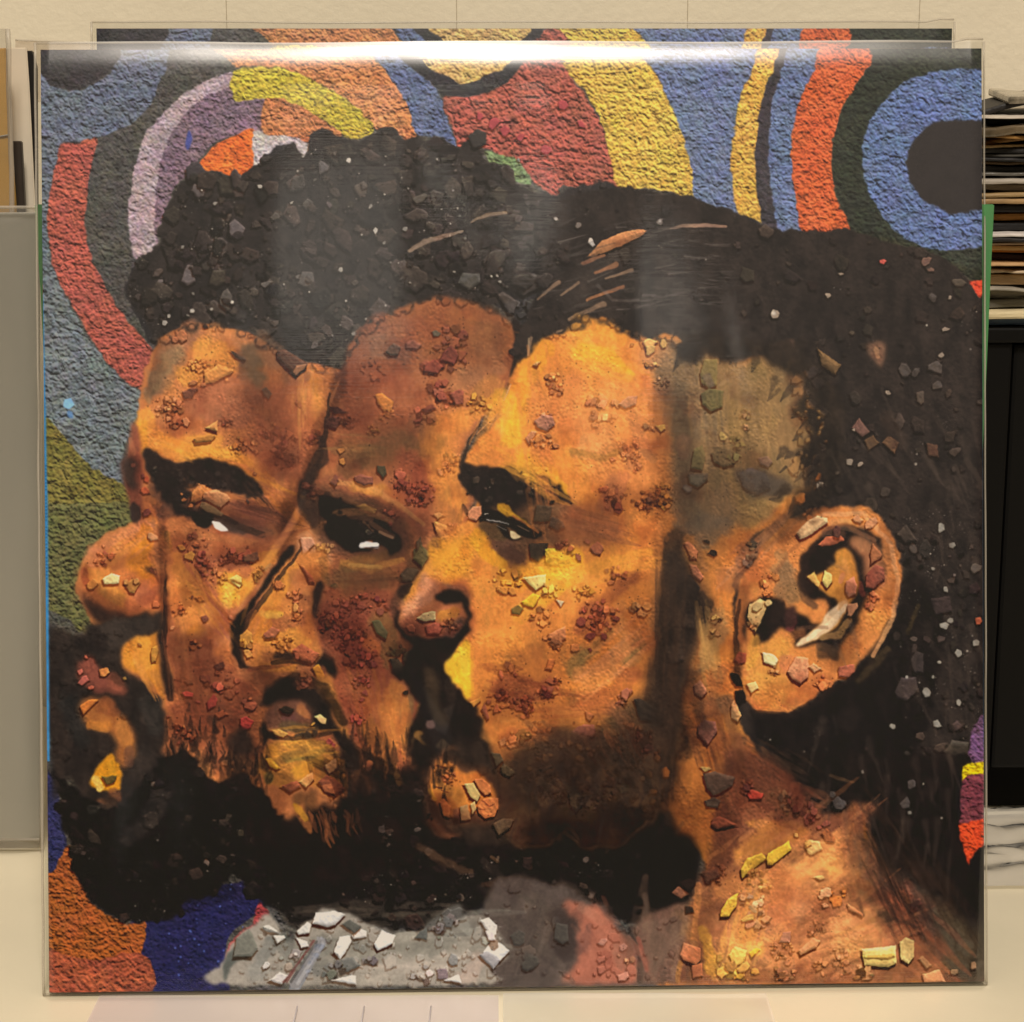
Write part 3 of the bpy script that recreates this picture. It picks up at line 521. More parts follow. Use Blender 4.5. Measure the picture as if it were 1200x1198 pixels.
def art_heads():
    at(0, 0, 1)
    # --- left man: afro
    r = P('2b2623', '182,402 172,388 158,366 148,345 152,318 166,300 184,292 188,262 200,236 220,208 240,200 255,199 275,211 288,202 300,194 320,176 342,167 348,172 357,184 362,178 362,160 374,151 400,159 420,164 440,155 452,147 463,150 470,163 494,160 505,172 520,160 533,176 548,163 560,165 568,186 590,192 604,212 640,228 680,218 720,218 760,300 700,380 640,420 560,470 380,470 330,450 250,420', .6, 2.6, tex=.12)
    rubble(r, 1500, 2, 16, '37302b', .16, .55, .6, 520, accent=('443c36', '3f3731', '2a2522', '4c443e'))
    for i in range(46):
        x, y = 190 + 420 * rng.rand(), 185 + 215 * rng.rand()
        if C[int(y), int(x)].max() < .4: rnd_stone(x, y, 1.5 + 3.2 * rng.rand() ** 2, hexc('c8bca8') * (.55 + .45 * rng.rand()), .5, .5)
    # --- left man: face ground
    P('b8703c', '186,402 200,388 230,378 262,384 300,392 340,420 395,432 420,470 420,700 400,960 320,960 230,905 200,890 150,930 110,940 90,900 95,830 120,760 96,706 91,682 105,645 130,622 157,612 158,590 147,560 150,535 160,508 164,465 172,430', 1, 1.5)
    at(80, 370, .2671)
    B('9c6a48', '540,60,60 460,140,60 420,220,55 370,330,40', .9); B('7c6040', '500,180,32 420,300,34 380,350,22', .6)
    B('c08048', '640,80,50 760,110,40', .8); B('d4923e', '600,140,60 690,170,50 700,230,45 520,260,50', .9); B('dd9c44', '660,150,40 730,190,26', .6)
    B('71583a', '780,170,50 800,260,60 860,380,45', .75); B('8f6a48', '840,120,60 900,180,60', .7); B('b06a46', '640,310,80 600,380,80 740,420,80', .9); B('b8704a', '700,350,70', .5)
    B('bb7844', '430,400,70 480,330,50 400,460,60', .8); B('d8923a', '340,440,40 360,540,60 480,580,60 640,560,50', .9); B('a8623c', '1000,330,80 900,420,90 960,620,90 1020,690,40', .85)
    B('d08c3c', '1080,270,40 1100,350,30 1060,480,24', .8); B('c47c3c', '1060,240,30 1160,270,30 1120,400,20', .6); B('8c5a38', '980,250,60 1040,260,30', .7)
    B('dc9630', '330,480,24 330,590,22', .8); B('d4903a', '560,600,40 720,600,36 830,650,36 930,740,30', .9); B('b46c3a', '860,600,40 960,720,50 1000,850,60', .8); B('e09c34', '640,590,24 800,640,20', .6)
    B('a05c34', '950,640,24 1010,720,20', .6); B('c87c34', '800,840,20 960,840,30 1000,900,30', .7)
    # left brow edge
    P('8c4e34', '280,480 300,470 320,560 330,700 330,800 320,920 280,830 250,720 240,650 262,600', 2, 1.2, tex=.1)
    P('3c2c24', '256,612 300,640 296,700 300,760 262,740 236,690 240,640', 3, 1.5); B('b06a44', '270,540,10 290,600,16', .7); B('9a5a40', '285,655,12', .9)
    P('33241e', '290,815 318,840 322,880 300,915 282,905 272,860', 1, 1)
    # skin under brow, socket
    B('6a4a38', '420,760,60 480,800,60 420,860,40', .85); B('a4603c', '620,900,60 700,960,60 900,900,60', .8); B('8c5034', '760,880,50 900,930,50 800,980,40', .8)
    B('b06a48', '680,820,30 780,850,30 920,880,40', .8); B('62402e', '740,900,36 880,960,30', .8); B('50382c', '480,830,44 560,870,40 660,900,26', .9)
    B('985636', '880,800,40 960,900,40', .6); B('c8802e', '360,900,30 420,1000,40', .5)
    P('2a211d', '332,590 345,583 385,610 420,635 480,636 560,622 620,628 700,650 780,690 830,730 862,770 850,795 800,800 740,780 690,770 640,760 600,740 560,730 520,745 540,780 520,810 480,840 440,800 380,745 360,720 340,660', 1.6, 2.5, tex=.15)
    P('1f1714', '470,820 520,850 560,850 620,850 640,890 610,925 570,920 550,890 500,880 470,860', 1.5, 1.5); P('18110f', '545,865 630,860 640,900 600,928 560,915', .8, 1)
    P('46352c', '640,860 700,880 770,930 780,960 720,950 660,920', 2, 1)
    P('e2d8c4', '637,902 662,905 690,925 708,942 690,945 650,935', .4, .5, sp=False)
    S('d08a48', '552,728 600,740 640,768 600,800 560,815 520,812 545,775'); S('c98a55', '600,770 650,758 700,780 712,800 668,842 630,820 590,800'); S('8a6c44', '585,810 620,820 680,865 672,878 610,860 575,835', .3)
    Q('c47c44', '520,712,16 508,805,14 540,830,14 500,780,8'); Q('4a372c', '788,812,13')
    Q('a5502e', '340,765,22 345,715,15'); Q('7c4434', '345,860,22 330,700,10')
    # forehead rubble
    Q('a86c44', '500,85,26 470,100,16'); Q('3c2c24', '603,43,13'); S('5c4430', '716,152 740,160 788,188 774,196 735,178', .3)
    K('cc8c46', '560,215,45 620,240,60 680,245,40', 14); S('cf9048', '600,250 660,210 728,235 716,250 640,290 600,300', .45); S('6f4430', '500,330 545,310 570,318 540,360 510,362'); Q('ad7040', '550,290,22 596,300,14')
    K('bd7c4a', '420,400,50 480,400,50 470,470,40', 13); Q('cc8f58', '518,462,22 440,450,14')
    S('cf8f4c', '565,480 625,432 655,450 656,500 640,540 600,545 545,550 550,520 600,490', .55, .8); S('a06a2e', '548,535 620,515 650,520 630,548 560,556', .5)
    S('5a3d2c', '920,150 945,142 1050,205 1048,225 1000,262 960,225 918,180', .5, .8); S('8a6040', '1000,215 1048,208 1040,228 1000,262 985,245', .4); S('4d4534', '845,318 870,310 896,340 880,365 862,350'); 
    K('96543a', '880,510,60 950,540,60 930,560,50', 17); K('9a5838', '960,620,60', 10); K('c48044', '750,560,45 800,575,35', 13); K('8a4a34', '1020,380,20 1090,515,26 1060,545,20', 12, tail=True)
    K('8c4a30', '700,460,30', 8)
    # --- nose, left man
    B('c47c4c', '360,930,40 250,970,50 130,1050,60', .9); B('c8781e', '330,960,45 300,1060,60 400,1120,60', .9); B('d08a3c', '120,1100,60 180,1180,50', .9); B('a86e28', '430,960,24 440,1060,26', .8); B('6c4c28', '432,950,12 440,1080,12', .7)
    B('c8843c', '480,1080,40 480,1180,40', .9)
    at(80, 640, .2671)
    P('c07038', '60,90 130,30 200,0 330,-60 430,-40 445,80 420,160 430,260 380,300 330,310 300,300 260,290 140,270 80,200 50,150', 3, 1.5)
    B('cf7f22', '320,0,60 300,70,60 380,120,30', .9); B('c47c50', '120,50,50 200,20,40', .7); B('d48c3c', '110,130,40 180,200,40 250,240,30', .9); B('b66a44', '330,200,50 370,230,30', .85); B('9c4c2c', '70,110,20 80,160,20', .7); B('e0983a', '240,200,26 170,120,30', .4)
    P('2c1c16', '330,95 385,92 410,110 415,130 380,125 350,108', 2.5, 1); P('6a3a24', '40,140 60,190 120,250 190,285 265,300 240,330 130,310 60,230', 4, 1.5); P('33221a', '60,215 120,255 190,290 250,305 230,340 130,330 80,270', 3, 1.5)
    P('c46e3c', '260,225 300,235 400,200 410,235 370,270 330,280 285,300 262,290', 2, 2)
    Q('c8843c', '107,165,28'); S('dfcf88', '150,140 190,115 228,128 222,160 160,165', .4); S('a87638', '245,160 290,140 318,155 290,205 270,200'); Q('c08a48', '300,150,16 255,155,14'); K('b05c38', '160,30,40 150,55,40', 14, .7, tail=False); Q('b88050', '370,-45,28'); Q('c06c3c', '385,250,18')
    # mouth region dark ground
    P('2b231e', '90,330 160,330 300,300 400,290 425,300 425,390 300,395 245,450 240,530 290,560 340,600 400,660 430,740 440,840 420,880 440,1000 400,1100 240,1150 140,1120 80,1150 0,1000 -60,1100 -90,700 -85,360 -60,350 0,380 60,380', 2.5, 2.5, tex=.12)
    B('3a322c', '180,360,40 330,340,50 200,420,50', .9); B('1e1714', '120,400,40 150,440,40 60,420,30', .8); B('33302c', '360,700,60 380,800,40', .7); B('2a2a28', '20,700,60 60,840,50', .6); B('38302a', '330,900,50 340,1000,40', .6)
    P('c8822c', '245,440 290,395 340,395 400,375 395,440 405,520 415,600 430,680 400,640 350,590 310,560 270,535 240,525', 2, 1.6); B('d89a3c', '330,430,50 350,520,30', .7); B('ac6c28', '380,400,20 390,500,18', .7); B('b87834', '380,560,24 410,630,16', .8)
    S('b88034', '372,440 392,432 398,455 384,500 370,505 364,470', .5); Q('8c5c2c', '315,430,12')
    # cheek, left man
    P('b2683a', '435,120 500,-20 760,-20 960,0 860,180 740,310 720,440 770,520 860,560 900,600 850,680 840,900 820,980 700,950 680,1010 620,960 560,890 480,910 440,900 440,660 470,640 450,500 420,380 430,260', 3, 1.5)
    P('2a2019', '405,330 425,420 430,520 455,570 470,640 435,650 412,560 400,430', 2.2, 1.2); B('241c18', '428,130,7 425,300,9 410,420,9', .9)
    B('cc7c38', '470,100,34 450,250,34 520,330,60', .9); B('d4873c', '480,50,30 500,180,34 560,300,50', .8); B('c87a2c', '560,370,36 540,440,30', .8); B('a25a38', '450,350,24 480,500,44 540,600,60', .85); B('9c5838', '640,200,40 600,100,40', .6)
    B('a86440', '620,260,40 700,380,30', .8); B('c07c50', '640,330,40 680,420,40', .8); B('be7038', '680,460,40 740,500,30', .8); B('8c4e32', '560,450,70 620,560,70 760,640,80', .75); B('9a5236', '500,700,60 600,720,80 760,760,60', .8); B('b2623a', '520,760,50 480,820,40 620,850,50 640,940,36', .85); B('6c4028', '820,900,40 760,930,40', .8); B('a4623a', '480,880,30', .6)
    B('7a4a2e', '660,740,60 820,800,30', .6); B('5c4028', '720,940,40 830,970,30', .8)
    B('e0a030', '700,160,60 760,180,60 700,220,40', .85); B('d89038', '830,60,50 900,40,50 760,250,36', .8); B('e4ac30', '700,180,30 720,210,20', .8); B('c07040', '560,60,40 680,60,60', .7); B('7c4830', '620,70,40 780,60,30', .5)
    B('b87448', '800,250,30 740,290,24', .7)
    S('e6d070', '708,148 730,138 766,160 752,178', .4); S('dfb45c', '712,140 740,122 765,135 762,158', .3)
    K('8c4630', '560,-20,50 590,60,50 590,120,30', 16); K('9c5038', '700,50,50 780,40,50', 16); S('84583a', '770,40 830,18 840,50 815,68 775,62'); Q('c88a3c', '530,42,26 500,5,20'); K('b07038', '660,130,40', 12)
    S('a87434', '810,120 850,100 870,140 855,160 820,155'); S('a87840', '850,100 890,65 905,100 880,130'); K('a87034', '850,120,40', 10)
    K('ac6434', '490,275,34', 11); S('cc7c34', '555,220 585,215 598,235 578,242'); Q('7a4630', '600,315,18 545,220,10'); Q('c48050', '715,310,16 458,355,12'); K('8c4e2c', '550,430,30', 9); Q('5a3020', '490,480,5 430,435,7')
    S('5c3424', '640,520 680,505 690,530 655,545'); K('a05a38', '640,590,60 700,620,60', 22); K('94503a', '800,700,40', 22); S('8c5030', '510,590 545,580 550,600 525,605')
    S('c8503c', '497,640 520,632 552,642 548,662 510,658', .4); S('b04a38', '610,680 640,645 655,670 650,700 615,715'); S('a85a34', '645,735 680,715 705,735 660,755'); S('c8483c', '755,750 785,742 812,765 800,795 770,805 755,780', .5); Q('a05038', '570,680,12'); K('945034', '490,800,36 540,830,30', 9); Q('8a4a30', '487,858,12 440,745,8')
    P('33241c', '700,830 760,800 800,825 810,880 790,930 740,920 700,880', 3, 1.5); B('3a2c20', '640,770,24 620,760,20', .8)
    # lips, left man
    P('6c3c2c', '45,540 60,490 80,475 110,490 130,525 200,560 245,590 255,640 200,650 120,640 60,600', 2, 2); B('8c4c38', '90,520,30 130,590,26 220,620,20', .8); B('4a2c20', '200,570,20 230,600,18', .6)
    S('b8624c', '40,545 60,535 68,550 50,566'); S('a85a48', '60,570 80,565 95,585 60,610 42,600'); S('cc8040', '138,540 170,530 184,552 160,572 142,568', .4); Q('8c6a34', '250,578,9'); Q('b05c40', '100,618,14 80,485,9')
    P('a0622e', '50,700 80,668 130,665 190,690 230,740 270,770 300,840 290,920 250,970 215,920 220,870 190,820 130,800 90,790 60,740', 3, 2); B('c07a30', '100,780,20 170,790,30', .8); B('7c4424', '160,700,40 200,720,30', .8); B('bb7a38', '240,790,34 260,860,34', .8); B('6a4632', '270,900,24 270,950,24', .7)
    S('c07030', '52,700 90,668 135,672 100,705 68,735', .4, .6)
    P('c8851c', '140,960 180,915 215,930 235,980 235,1050 200,1080 150,1075 100,1050 110,1000', 1.2, 2); B('d89a24', '190,950,24 200,1000,20', .8); B('e0c060', '120,1020,20 140,1060,18', .9); S('5a4a22', '150,1010 215,1005 205,1030 170,1045', .4); B('6c4026', '200,1080,30 220,1100,24', .8); B('3c2a1e', '180,1130,40', .7)
    # --- beard of the left and middle man
    at(0, 0, 1)
    r = P('1a1411', '60,905 85,920 100,935 140,945 175,905 200,885 225,882 250,915 285,905 310,930 350,970 420,960 470,955 520,900 560,960 600,985 640,1000 760,1010 815,1020 800,1050 770,1075 735,1080 700,1060 600,1040 560,1065 480,1088 400,1082 350,1090 330,1066 308,1060 290,1036 275,1025 250,1050 220,1056 215,1070 190,1078 165,1082 150,1082 130,1072 112,1062 102,1046 92,1032 86,1020 88,1000 80,980 74,960 70,925', 1.2, 3, tex=.15)
    rubble(r, 600, 2, 12, '211a16', .25, .8, .6, 260, accent=('4a3e34', '3a2e26', '2c2420'))
    B('3c3630', '150,985,10 175,960,14 190,935,12', .55, .8)
    # ================= middle man
    P('a5643a', '404,432 410,405 430,385 470,360 520,348 560,355 600,378 616,400 610,430 560,500 540,540 560,580 520,640 470,700 520,760 560,900 540,980 440,960 400,900 330,830 280,790 272,740 290,700 330,650 360,610 348,570 372,520 385,480', 2, 1.5)
    P('241b17', '600,372 615,390 618,410 606,438 598,440 604,410', 1.2, 1)
    at(350, 380, .2671)
    B('93583a', '350,0,60 300,60,60 240,170,40', .9); B('8f6c50', '380,90,80 460,130,50', .8); B('a05a38', '480,40,80 620,20,60', .7); B('9c6840', '820,60,80 850,180,60 700,250,60', .8); B('a05c38', '260,250,100 300,350,90 420,250,80', .85); B('8c5436', '220,330,40 230,420,50', .6)
    B('7e5630', '400,460,80 330,520,60 600,420,40 560,540,50', .75); B('b87a3c', '840,260,50 780,320,40', .8); B('c88038', '640,450,60 700,420,50 850,340,40', .9); B('d08a3a', '600,520,50 660,600,60 640,720,50 700,760,50', .9); B('c07838', '560,620,40 700,700,70', .6)
    B('6c4a2c', '180,540,40 260,600,60 200,640,40', .8); B('ae7c44', '220,520,36 300,540,30', .7); B('944c30', '480,600,60 540,650,50 520,730,60', .85); B('5a4628', '480,500,36 510,520,30', .6)
    # brow ridge / eye
    B('2a1f1a', '95,500,22 110,590,26 60,640,14', .9); B('30231c', '40,680,40 30,780,40 80,870,36', .95); B('8c4e34', '110,700,40 180,690,40 240,740,40', .8); B('c08038', '340,730,40 420,780,40 260,700,24', .85); B('9c5834', '300,770,40 500,800,60 560,880,50', .8); B('7c4830', '400,860,60 520,930,60', .7)
    B('a86a40', '220,770,20 330,790,24', .7); B('5c3428', '180,760,24 260,760,16 360,790,12', .7)
    P('1c1411', '95,730 140,740 150,800 200,810 280,820 330,860 370,900 400,890 440,920 465,960 430,1005 400,1000 380,970 340,955 290,960 270,990 230,1000 200,960 160,930 100,920 110,870 95,800', 1.5, 2.2, tex=.15)
    B('7c5434', '300,860,20 350,900,22', .8); B('a88060', '330,895,10 370,915,8', .7)
    P('d8d2c8', '275,955 300,952 340,962 356,972 350,984 310,980 280,975', .4, .5); dot(350 + 235 * .2671, 380 + 990 * .2671, 3, hexc('0e0a0a'))
    P('322820', '370,900 400,892 440,925 466,960 430,1008 405,1005', .8, 1)
    B('c4883c', '200,1060,20 270,1040,30 360,1020,24 420,1010,20', .85); B('d4a850', '210,1075,12 300,1060,16', .7); B('8c6034', '200,1100,40 400,1060,40', .6); B('8c5232', '480,960,50 440,1060,60', .7)
    K('87493a', '690,60,70 660,130,70', 24); K('8c4c36', '590,180,50 620,280,50 650,320,46', 22); S('824234', '640,110 670,90 702,130 680,170 622,155', .4); S('8c4834', '555,170 600,150 636,180 610,215 550,205', .5); S('8c4c38', '665,300 705,280 725,290 722,345 690,350'); S('74402c', '540,370 580,345 608,365 560,385'); K('8c4c34', '530,400,40 590,415,24', 16)
    S('6d5844', '380,115 440,50 465,55 450,95 480,110 440,132 400,135', .6, .6); S('9a6248', '470,75 500,62 540,85 520,108 475,100', .5); Q('6c5e48', '600,35,22'); K('9c5c3c', '330,200,50', 12, .7)
    S('cf8438', '335,305 365,297 418,335 405,375 375,378 345,340', .5, .7); K('cc8a40', '385,390,36', 14); K('b08038', '330,460,30', 6)
    S('4c2c24', '140,360 180,362 214,385 160,392'); S('6c4030', '118,415 150,395 190,405 165,458 118,440', .5, .7); K('7c4630', '210,420,40', 10); K('8c4a30', '60,490,40', 14)
    K('c48a34', '790,350,50', 16); K('b8743c', '670,600,50 640,640,26', 14); Q('c88a58', '620,645,18')
    S('cf8c48', '170,545 200,538 205,550 182,565', .3); Q('cc8c44', '193,597,18'); S('4b422e', '345,615 380,618 388,650 370,672 345,640'); S('84503a', '245,665 270,655 325,665 325,695 290,703 250,688', .5); S('7a4634', '135,690 165,655 178,680 160,710'); K('8a4a36', '60,720,36 70,740,30', 20)
    K('8c4834', '440,660,40 450,700,36', 20); K('90503a', '530,740,70', 11, 1.3); S('bc8c44', '250,795 290,782 345,810 330,828', .4); S('b84c38', '370,865 405,868 400,882', .3); K('984e34', '400,840,40', 14)
    S('c88444', '578,855 600,900 612,965 640,955 670,910 650,880', .5, .8); S('c8884c', '590,830 615,820 640,835 610,850'); K('b87440', '680,900,40', 10)
    S('524a30', '505,985 540,970 580,1010 545,1060 505,1020', .5); S('5a4430', '515,950 535,930 545,975 520,990'); S('4f3c2c', '450,1090 500,1060 520,1085 490,1130 445,1125')
    S('844834', '610,1030 640,1000 672,1030 650,1050'); S('8c4c34', '648,990 680,970 695,990 675,1010'); S('884430', '575,1075 610,1042 640,1060 610,1105 575,1095', .5)
    P('b87c50', '5,930 60,900 130,860 120,900 150,950 140,1010 150,1040 90,1060 20,1010', 1.5, 1.5); S('c48a64', '5,930 60,930 75,960 20,1010', .4); K('d0a048', '110,980,40', 12)
    B('2a1c16', '700,860,14 720,790,8 740,830,12', .8)
    # nose of middle man and cheek
    at(260, 640, .2671)
    P('c07838', '300,30 380,20 460,30 470,130 420,160 400,330 440,450 400,500 330,520 280,550 150,540 80,470 75,380 120,330 180,230 240,120', 2.5, 1.5)
    P('1f1713', '325,0 300,50 230,140 150,250 110,320 100,360 85,400 85,470 100,520 150,540 90,530 45,450 40,360 60,320 130,240 210,120 280,20', 1.2, 1.2)
    B('d08a34', '220,230,40 180,300,36 280,150,36 310,90,30', .85); B('e4b83c', '210,300,22 250,300,18', .8); B('b06a3c', '330,130,40 380,200,40', .7); B('8c5030', '370,240,36 340,330,36 220,340,36', .7); B('d4903a', '180,400,30 320,400,40 370,420,20', .85); B('7c4828', '200,480,30 380,490,30', .7); B('c08040', '300,70,24', .6); B('8c6030', '440,60,20 460,150,20', .6)
    P('211713', '405,200 430,145 448,170 440,220 425,300 415,320 402,290', 1.5, 1.5); P('241813', '240,470 280,460 320,480 300,505 230,500', 1.5, 2); P('1c1410', '430,480 460,450 500,500 500,590 470,560 440,520 400,520', 1.5, 2)
    P('c07a34', '165,525 260,500 320,490 335,510 320,545 250,548 180,545', 1.5, 1.5); B('d8963c', '270,520,12', .7)
    S('b07a34', '80,390 110,365 135,380 135,430 100,450 78,430', .5); K('b87c34', '105,420,36', 14); S('c08440', '95,455 120,450 140,480 110,490'); S('96583a', '180,385 220,352 258,365 235,400 190,402', .5); K('ac6c30', '270,430,50', 10, .8)
    K('a05c38', '250,165,24 320,215,36', 14); Q('d09048', '325,265,24 335,295,16'); K('b4703a', '330,300,30', 12); S('a45c34', '350,80 400,130 410,160 385,155'); S('9c5434', '450,190 480,185 510,220 480,225'); S('4e4428', '475,170 500,155 525,195 505,200')
    S('9c5434', '310,455 350,425 430,470 395,512 355,500', .5); Q('8c4a30', '330,480,20'); S('dc9434', '396,530 425,515 456,575 430,585', .4)
    P('9a5434', '470,190 560,170 740,200 790,250 760,330 720,400 740,500 780,620 890,640 880,760 820,800 830,950 850,1000 720,990 680,990 620,940 600,870 540,830 500,750 480,680 490,620 510,560 500,500 440,440 420,330 440,250', 3, 2)
    B('8a4630', '520,280,60 600,280,70 480,350,50 560,420,70 600,490,60', .8); B('7c5a30', '700,330,60 740,430,40 720,500,30', .85); B('c47034', '640,420,40 680,440,26', .8); B('a4603a', '560,600,70 640,720,60 560,760,40', .8); B('c8803a', '760,620,40 740,720,50 800,820,50', .9); B('c47c34', '640,800,50 720,860,60 700,940,40', .85); B('a0582e', '620,860,30 680,920,40 800,940,36', .7); B('7c6238', '820,660,26 810,740,30 840,850,26', .85); B('d08c44', '870,700,20 870,770,14', .9); B('6c5030', '690,160,40 590,100,60 500,140,40', .6); B('8c4a2e', '620,180,70', .6)
    K('8c4430', '520,270,50 600,250,50 700,250,50', 18); K('8a442e', '480,330,70 560,400,80', 14, 1.3); K('8c4230', '580,480,60 640,490,46', 16, 1.3); K('9c4c3c', '625,590,36 600,600,30', 15); K('a04a3c', '600,755,34', 14); Q('8c4834', '630,640,18 615,670,12 590,820,6')
    S('5c5232', '655,325 690,320 728,375 720,405 680,380', .5); S('4c3c28', '800,460 890,432 880,480 830,515 795,500', .5, .7); S('3c3024', '735,490 765,485 808,530 790,575 750,545', .6); K('4c4026', '770,450,40', 14); Q('2c2218', '808,640,14')
    # moustache, mouth, middle man
    P('221a15', '180,700 180,650 230,590 290,575 340,570 400,620 430,640 470,680 500,760 560,830 600,900 620,960 540,990 520,880 480,830 430,800 380,760 300,700', 2, 2.5, tex=.12)
    P('c0843c', '395,590 470,560 490,620 520,700 560,830 520,800 480,700 430,620', 2.5, 1.5); B('9c5838', '390,600,30 350,590,24', .7); K('84452e', '350,590,40', 18)
    P('6a4430', '190,740 230,690 290,675 350,680 395,720 400,770 330,800 260,820 200,790', 2.5, 1.5); B('b0703c', '350,710,26 380,740,18', .8); B('5a3434', '300,760,40', .6); B('57492a', '280,790,30 400,800,30', .8); S('2c2218', '250,710 280,698 320,712 300,738 265,730', .4)
    S('e2bc74', '405,745 430,733 460,755 455,778 430,770', .3); Q('d09c44', '400,778,11'); S('c08c44', '215,800 250,798 290,820 270,838 230,825', .3); P('191310', '180,760 215,810 260,845 200,850 180,900', 1.5, 2); Q('8c4038', '470,855,16 490,870,12'); Q('3c2e22', '340,830,26 380,830,24 410,820,20')
    P('b87a34', '190,900 220,865 320,845 420,855 490,880 525,930 545,1000 540,1070 480,1100 420,1060 350,1050 300,1075 245,1060 170,1010 165,960', 1.5, 2); B('c8862c', '220,900,36 220,950,36', .85); B('d4963c', '300,870,24 380,870,24', .8); B('7c6a30', '280,930,26 380,910,26 440,890,18', .85); B('d0942e', '340,990,36 420,940,30', .8); B('5c5428', '200,1010,26', .9)
    S('d09a5c', '450,960 500,925 508,970 470,998', .35); S('cc9450', '335,1030 400,985 405,1020 370,1058', .4); S('9a5634', '260,1050 330,1025 350,1050 300,1078'); S('8c4e30', '410,1040 460,1000 500,1020 540,1060 490,1100 470,1080', .4); S('9c5a34', '440,1050 480,1040 500,1090 450,1075'); S('e0a030', '190,930 215,925 256,970 240,980 205,960', .4)
    P('6c4424', '320,1090 380,1075 420,1110 420,1160 360,1190 320,1140', 2.5, 2); P('c88c20', '318,1130 345,1140 368,1180 365,1210 330,1170', 1, 1)
    B('8c4e2c', '380,1180,30 400,1230,30 420,1280,14', .8); B('5c3a24', '480,1150,40 540,1250,30', .6); B('55392a', '640,1130,24 700,1010,40 770,1070,30', .8)
    # ================= front man: back mouth/beard darkness of the gap
    P('211914', '745,560 800,540 880,560 960,500 990,560 1000,600 1060,680 1130,740 1170,830 1200,940 1200,1040 1130,1000 1080,960 1050,900 1000,880 940,930 880,990 840,940 820,900 850,840 900,700 860,640 830,600', 2, 2.5, tex=.12)
    B('39302a', '900,660,26 960,780,40 1000,700,20', .7); B('5a4630', '960,860,24 1000,900,20', .6)
    at(260, 640, .2671)
    P('5a3826', '820,60 900,0 960,-60 960,60 900,130 860,180 800,230 780,300 760,330 740,260 790,160', 2, 1.5)
    at(440, 560, .2671); P('4c3c2a', '105,440 135,395 170,400 175,440 150,460 110,455', 1, 1); S('54492c', '165,350 200,290 240,330 205,390', .5); S('4a3a2a', '110,420 150,395 190,400 160,450 120,450'); at(260, 640, .2671)
    # soft beard under the middle man's cheek
    at(260, 640, .2671)
    P('1d1511', '560,1420 480,1330 470,1240 540,1150 560,1040 640,990 700,970 740,1000 830,960 860,930 900,980 920,1100 900,1300 800,1420', 5, 3, tex=.2)
    B('3c2a20', '600,1000,50 700,1080,50 820,1060,40', .5, .9); B('6c4a24', '740,960,24 780,1040,16', .7); B('a0602c', '700,940,40 640,900,30', .5); B('2a1d17', '600,1200,50 800,1250,60', .6)
    at(0, 0, 1)
    # ================= front man: hair mass (top, back of head)
    r = P('2c2521', '616,418 604,400 618,370 628,348 660,316 640,290 620,230 648,228 676,218 700,222 740,219 780,226 815,230 836,240 870,250 905,266 945,269 1000,269 1040,284 1082,291 1112,304 1135,328 1148,350 1175,380 1175,1180 1120,1100 1060,1000 1000,950 900,900 800,840 780,500 700,400', .7, 2, tex=.1)
    rubble((np.s_[200:470, 560:1160], C[200:470, 560:1160, 0] * 0 + r[1][200 - r[0][0].start:470 - r[0][0].start, 560 - r[0][1].start:1160 - r[0][1].start] if r[0][1].start <= 560 else r[1][:270, :600]) if 0 else r, 620, 2, 11, '352d27', .14, .4, .4, 240, accent=('463c33', '2e2723', '3e342c'))
    at(300, 0)
    B('8c7458', '1010,1035,5 1080,1000,12 1170,990,8', .85); B('9c8468', '720,1170,10 800,1125,14 880,1100,14 965,1080,6', .85)
    at(600, 0)
    S('b07848', '350,1198 420,1120 500,1090 590,1065 632,1075 600,1110 500,1150 400,1198', .3); B('a88468', '740,1065,6 800,1052,10 900,1048,12 1000,1055,8', .85); Q('b0a494', '370,1130,26'); B('d8c8b0', '365,1120,10', .8); Q('6c6054', '690,1035,20 310,1050,16 205,1020,14'); B('c8bca8', '205,1020,8', .6, .8); B('c8bca8', '690,1030,8', .6, .8)
    at(600, 300)
    B('3f3a36', '560,140,80 760,200,90 700,300,80 860,330,60', .55); B('443d38', '380,60,90 260,200,50', .6)
    for q in ('330,30,12 430,-10,8', '390,75,8 490,35,14', '350,200,8 520,140,10', '230,180,6 310,120,8', '270,290,10 430,220,14', '120,200,6 220,120,12', '440,100,6 560,60,10', '210,350,8 240,340,6', '75,460,5 90,380,8'):
        B('9c7c5c' if q[0] != '3' else 'b0764c', q, .75, .8)
    B('8c8078', '400,130,10 470,200,8 530,205,8 590,200,8', .3)
    # --- face ground
    at(0, 0, 1)
    P('cf8038', '700,372 707,370 725,385 745,395 765,397 780,390 800,398 815,415 850,418 880,415 930,425 975,470 960,560 930,600 870,640 860,700 870,800 860,830 900,900 960,960 1000,940 1030,1000 1080,1080 1120,1170 790,1170 800,1080 830,1040 820,1000 780,980 700,1000 620,1000 580,960 570,880 540,820 530,770 545,740 550,700 540,620 560,590 545,545 565,510 585,490 600,440 615,420 640,395 660,390 680,385', 1.2, 2)
    # neck and temple in olive/brown
    at(600, 300)
    B('dc9438', '330,330,60 420,330,50 500,380,50', .8); B('e0962f', '150,430,50 90,520,60 40,620,60 10,760,60', .85); B('e2a62c', '330,440,50 440,470,50 540,560,30', .85); B('d68c48', '600,420,60 620,500,50', .7); B('cf8042', '280,600,80 200,720,100 340,760,80', .85); B('e0a830', '-60,680,60 10,700,50 0,850,60', .85); B('e0a42c', '60,960,60 150,1020,60 230,1090,40', .85); B('d48838', '260,950,80 360,1100,60', .7); B('b08050', '360,880,60 420,840,60', .6)
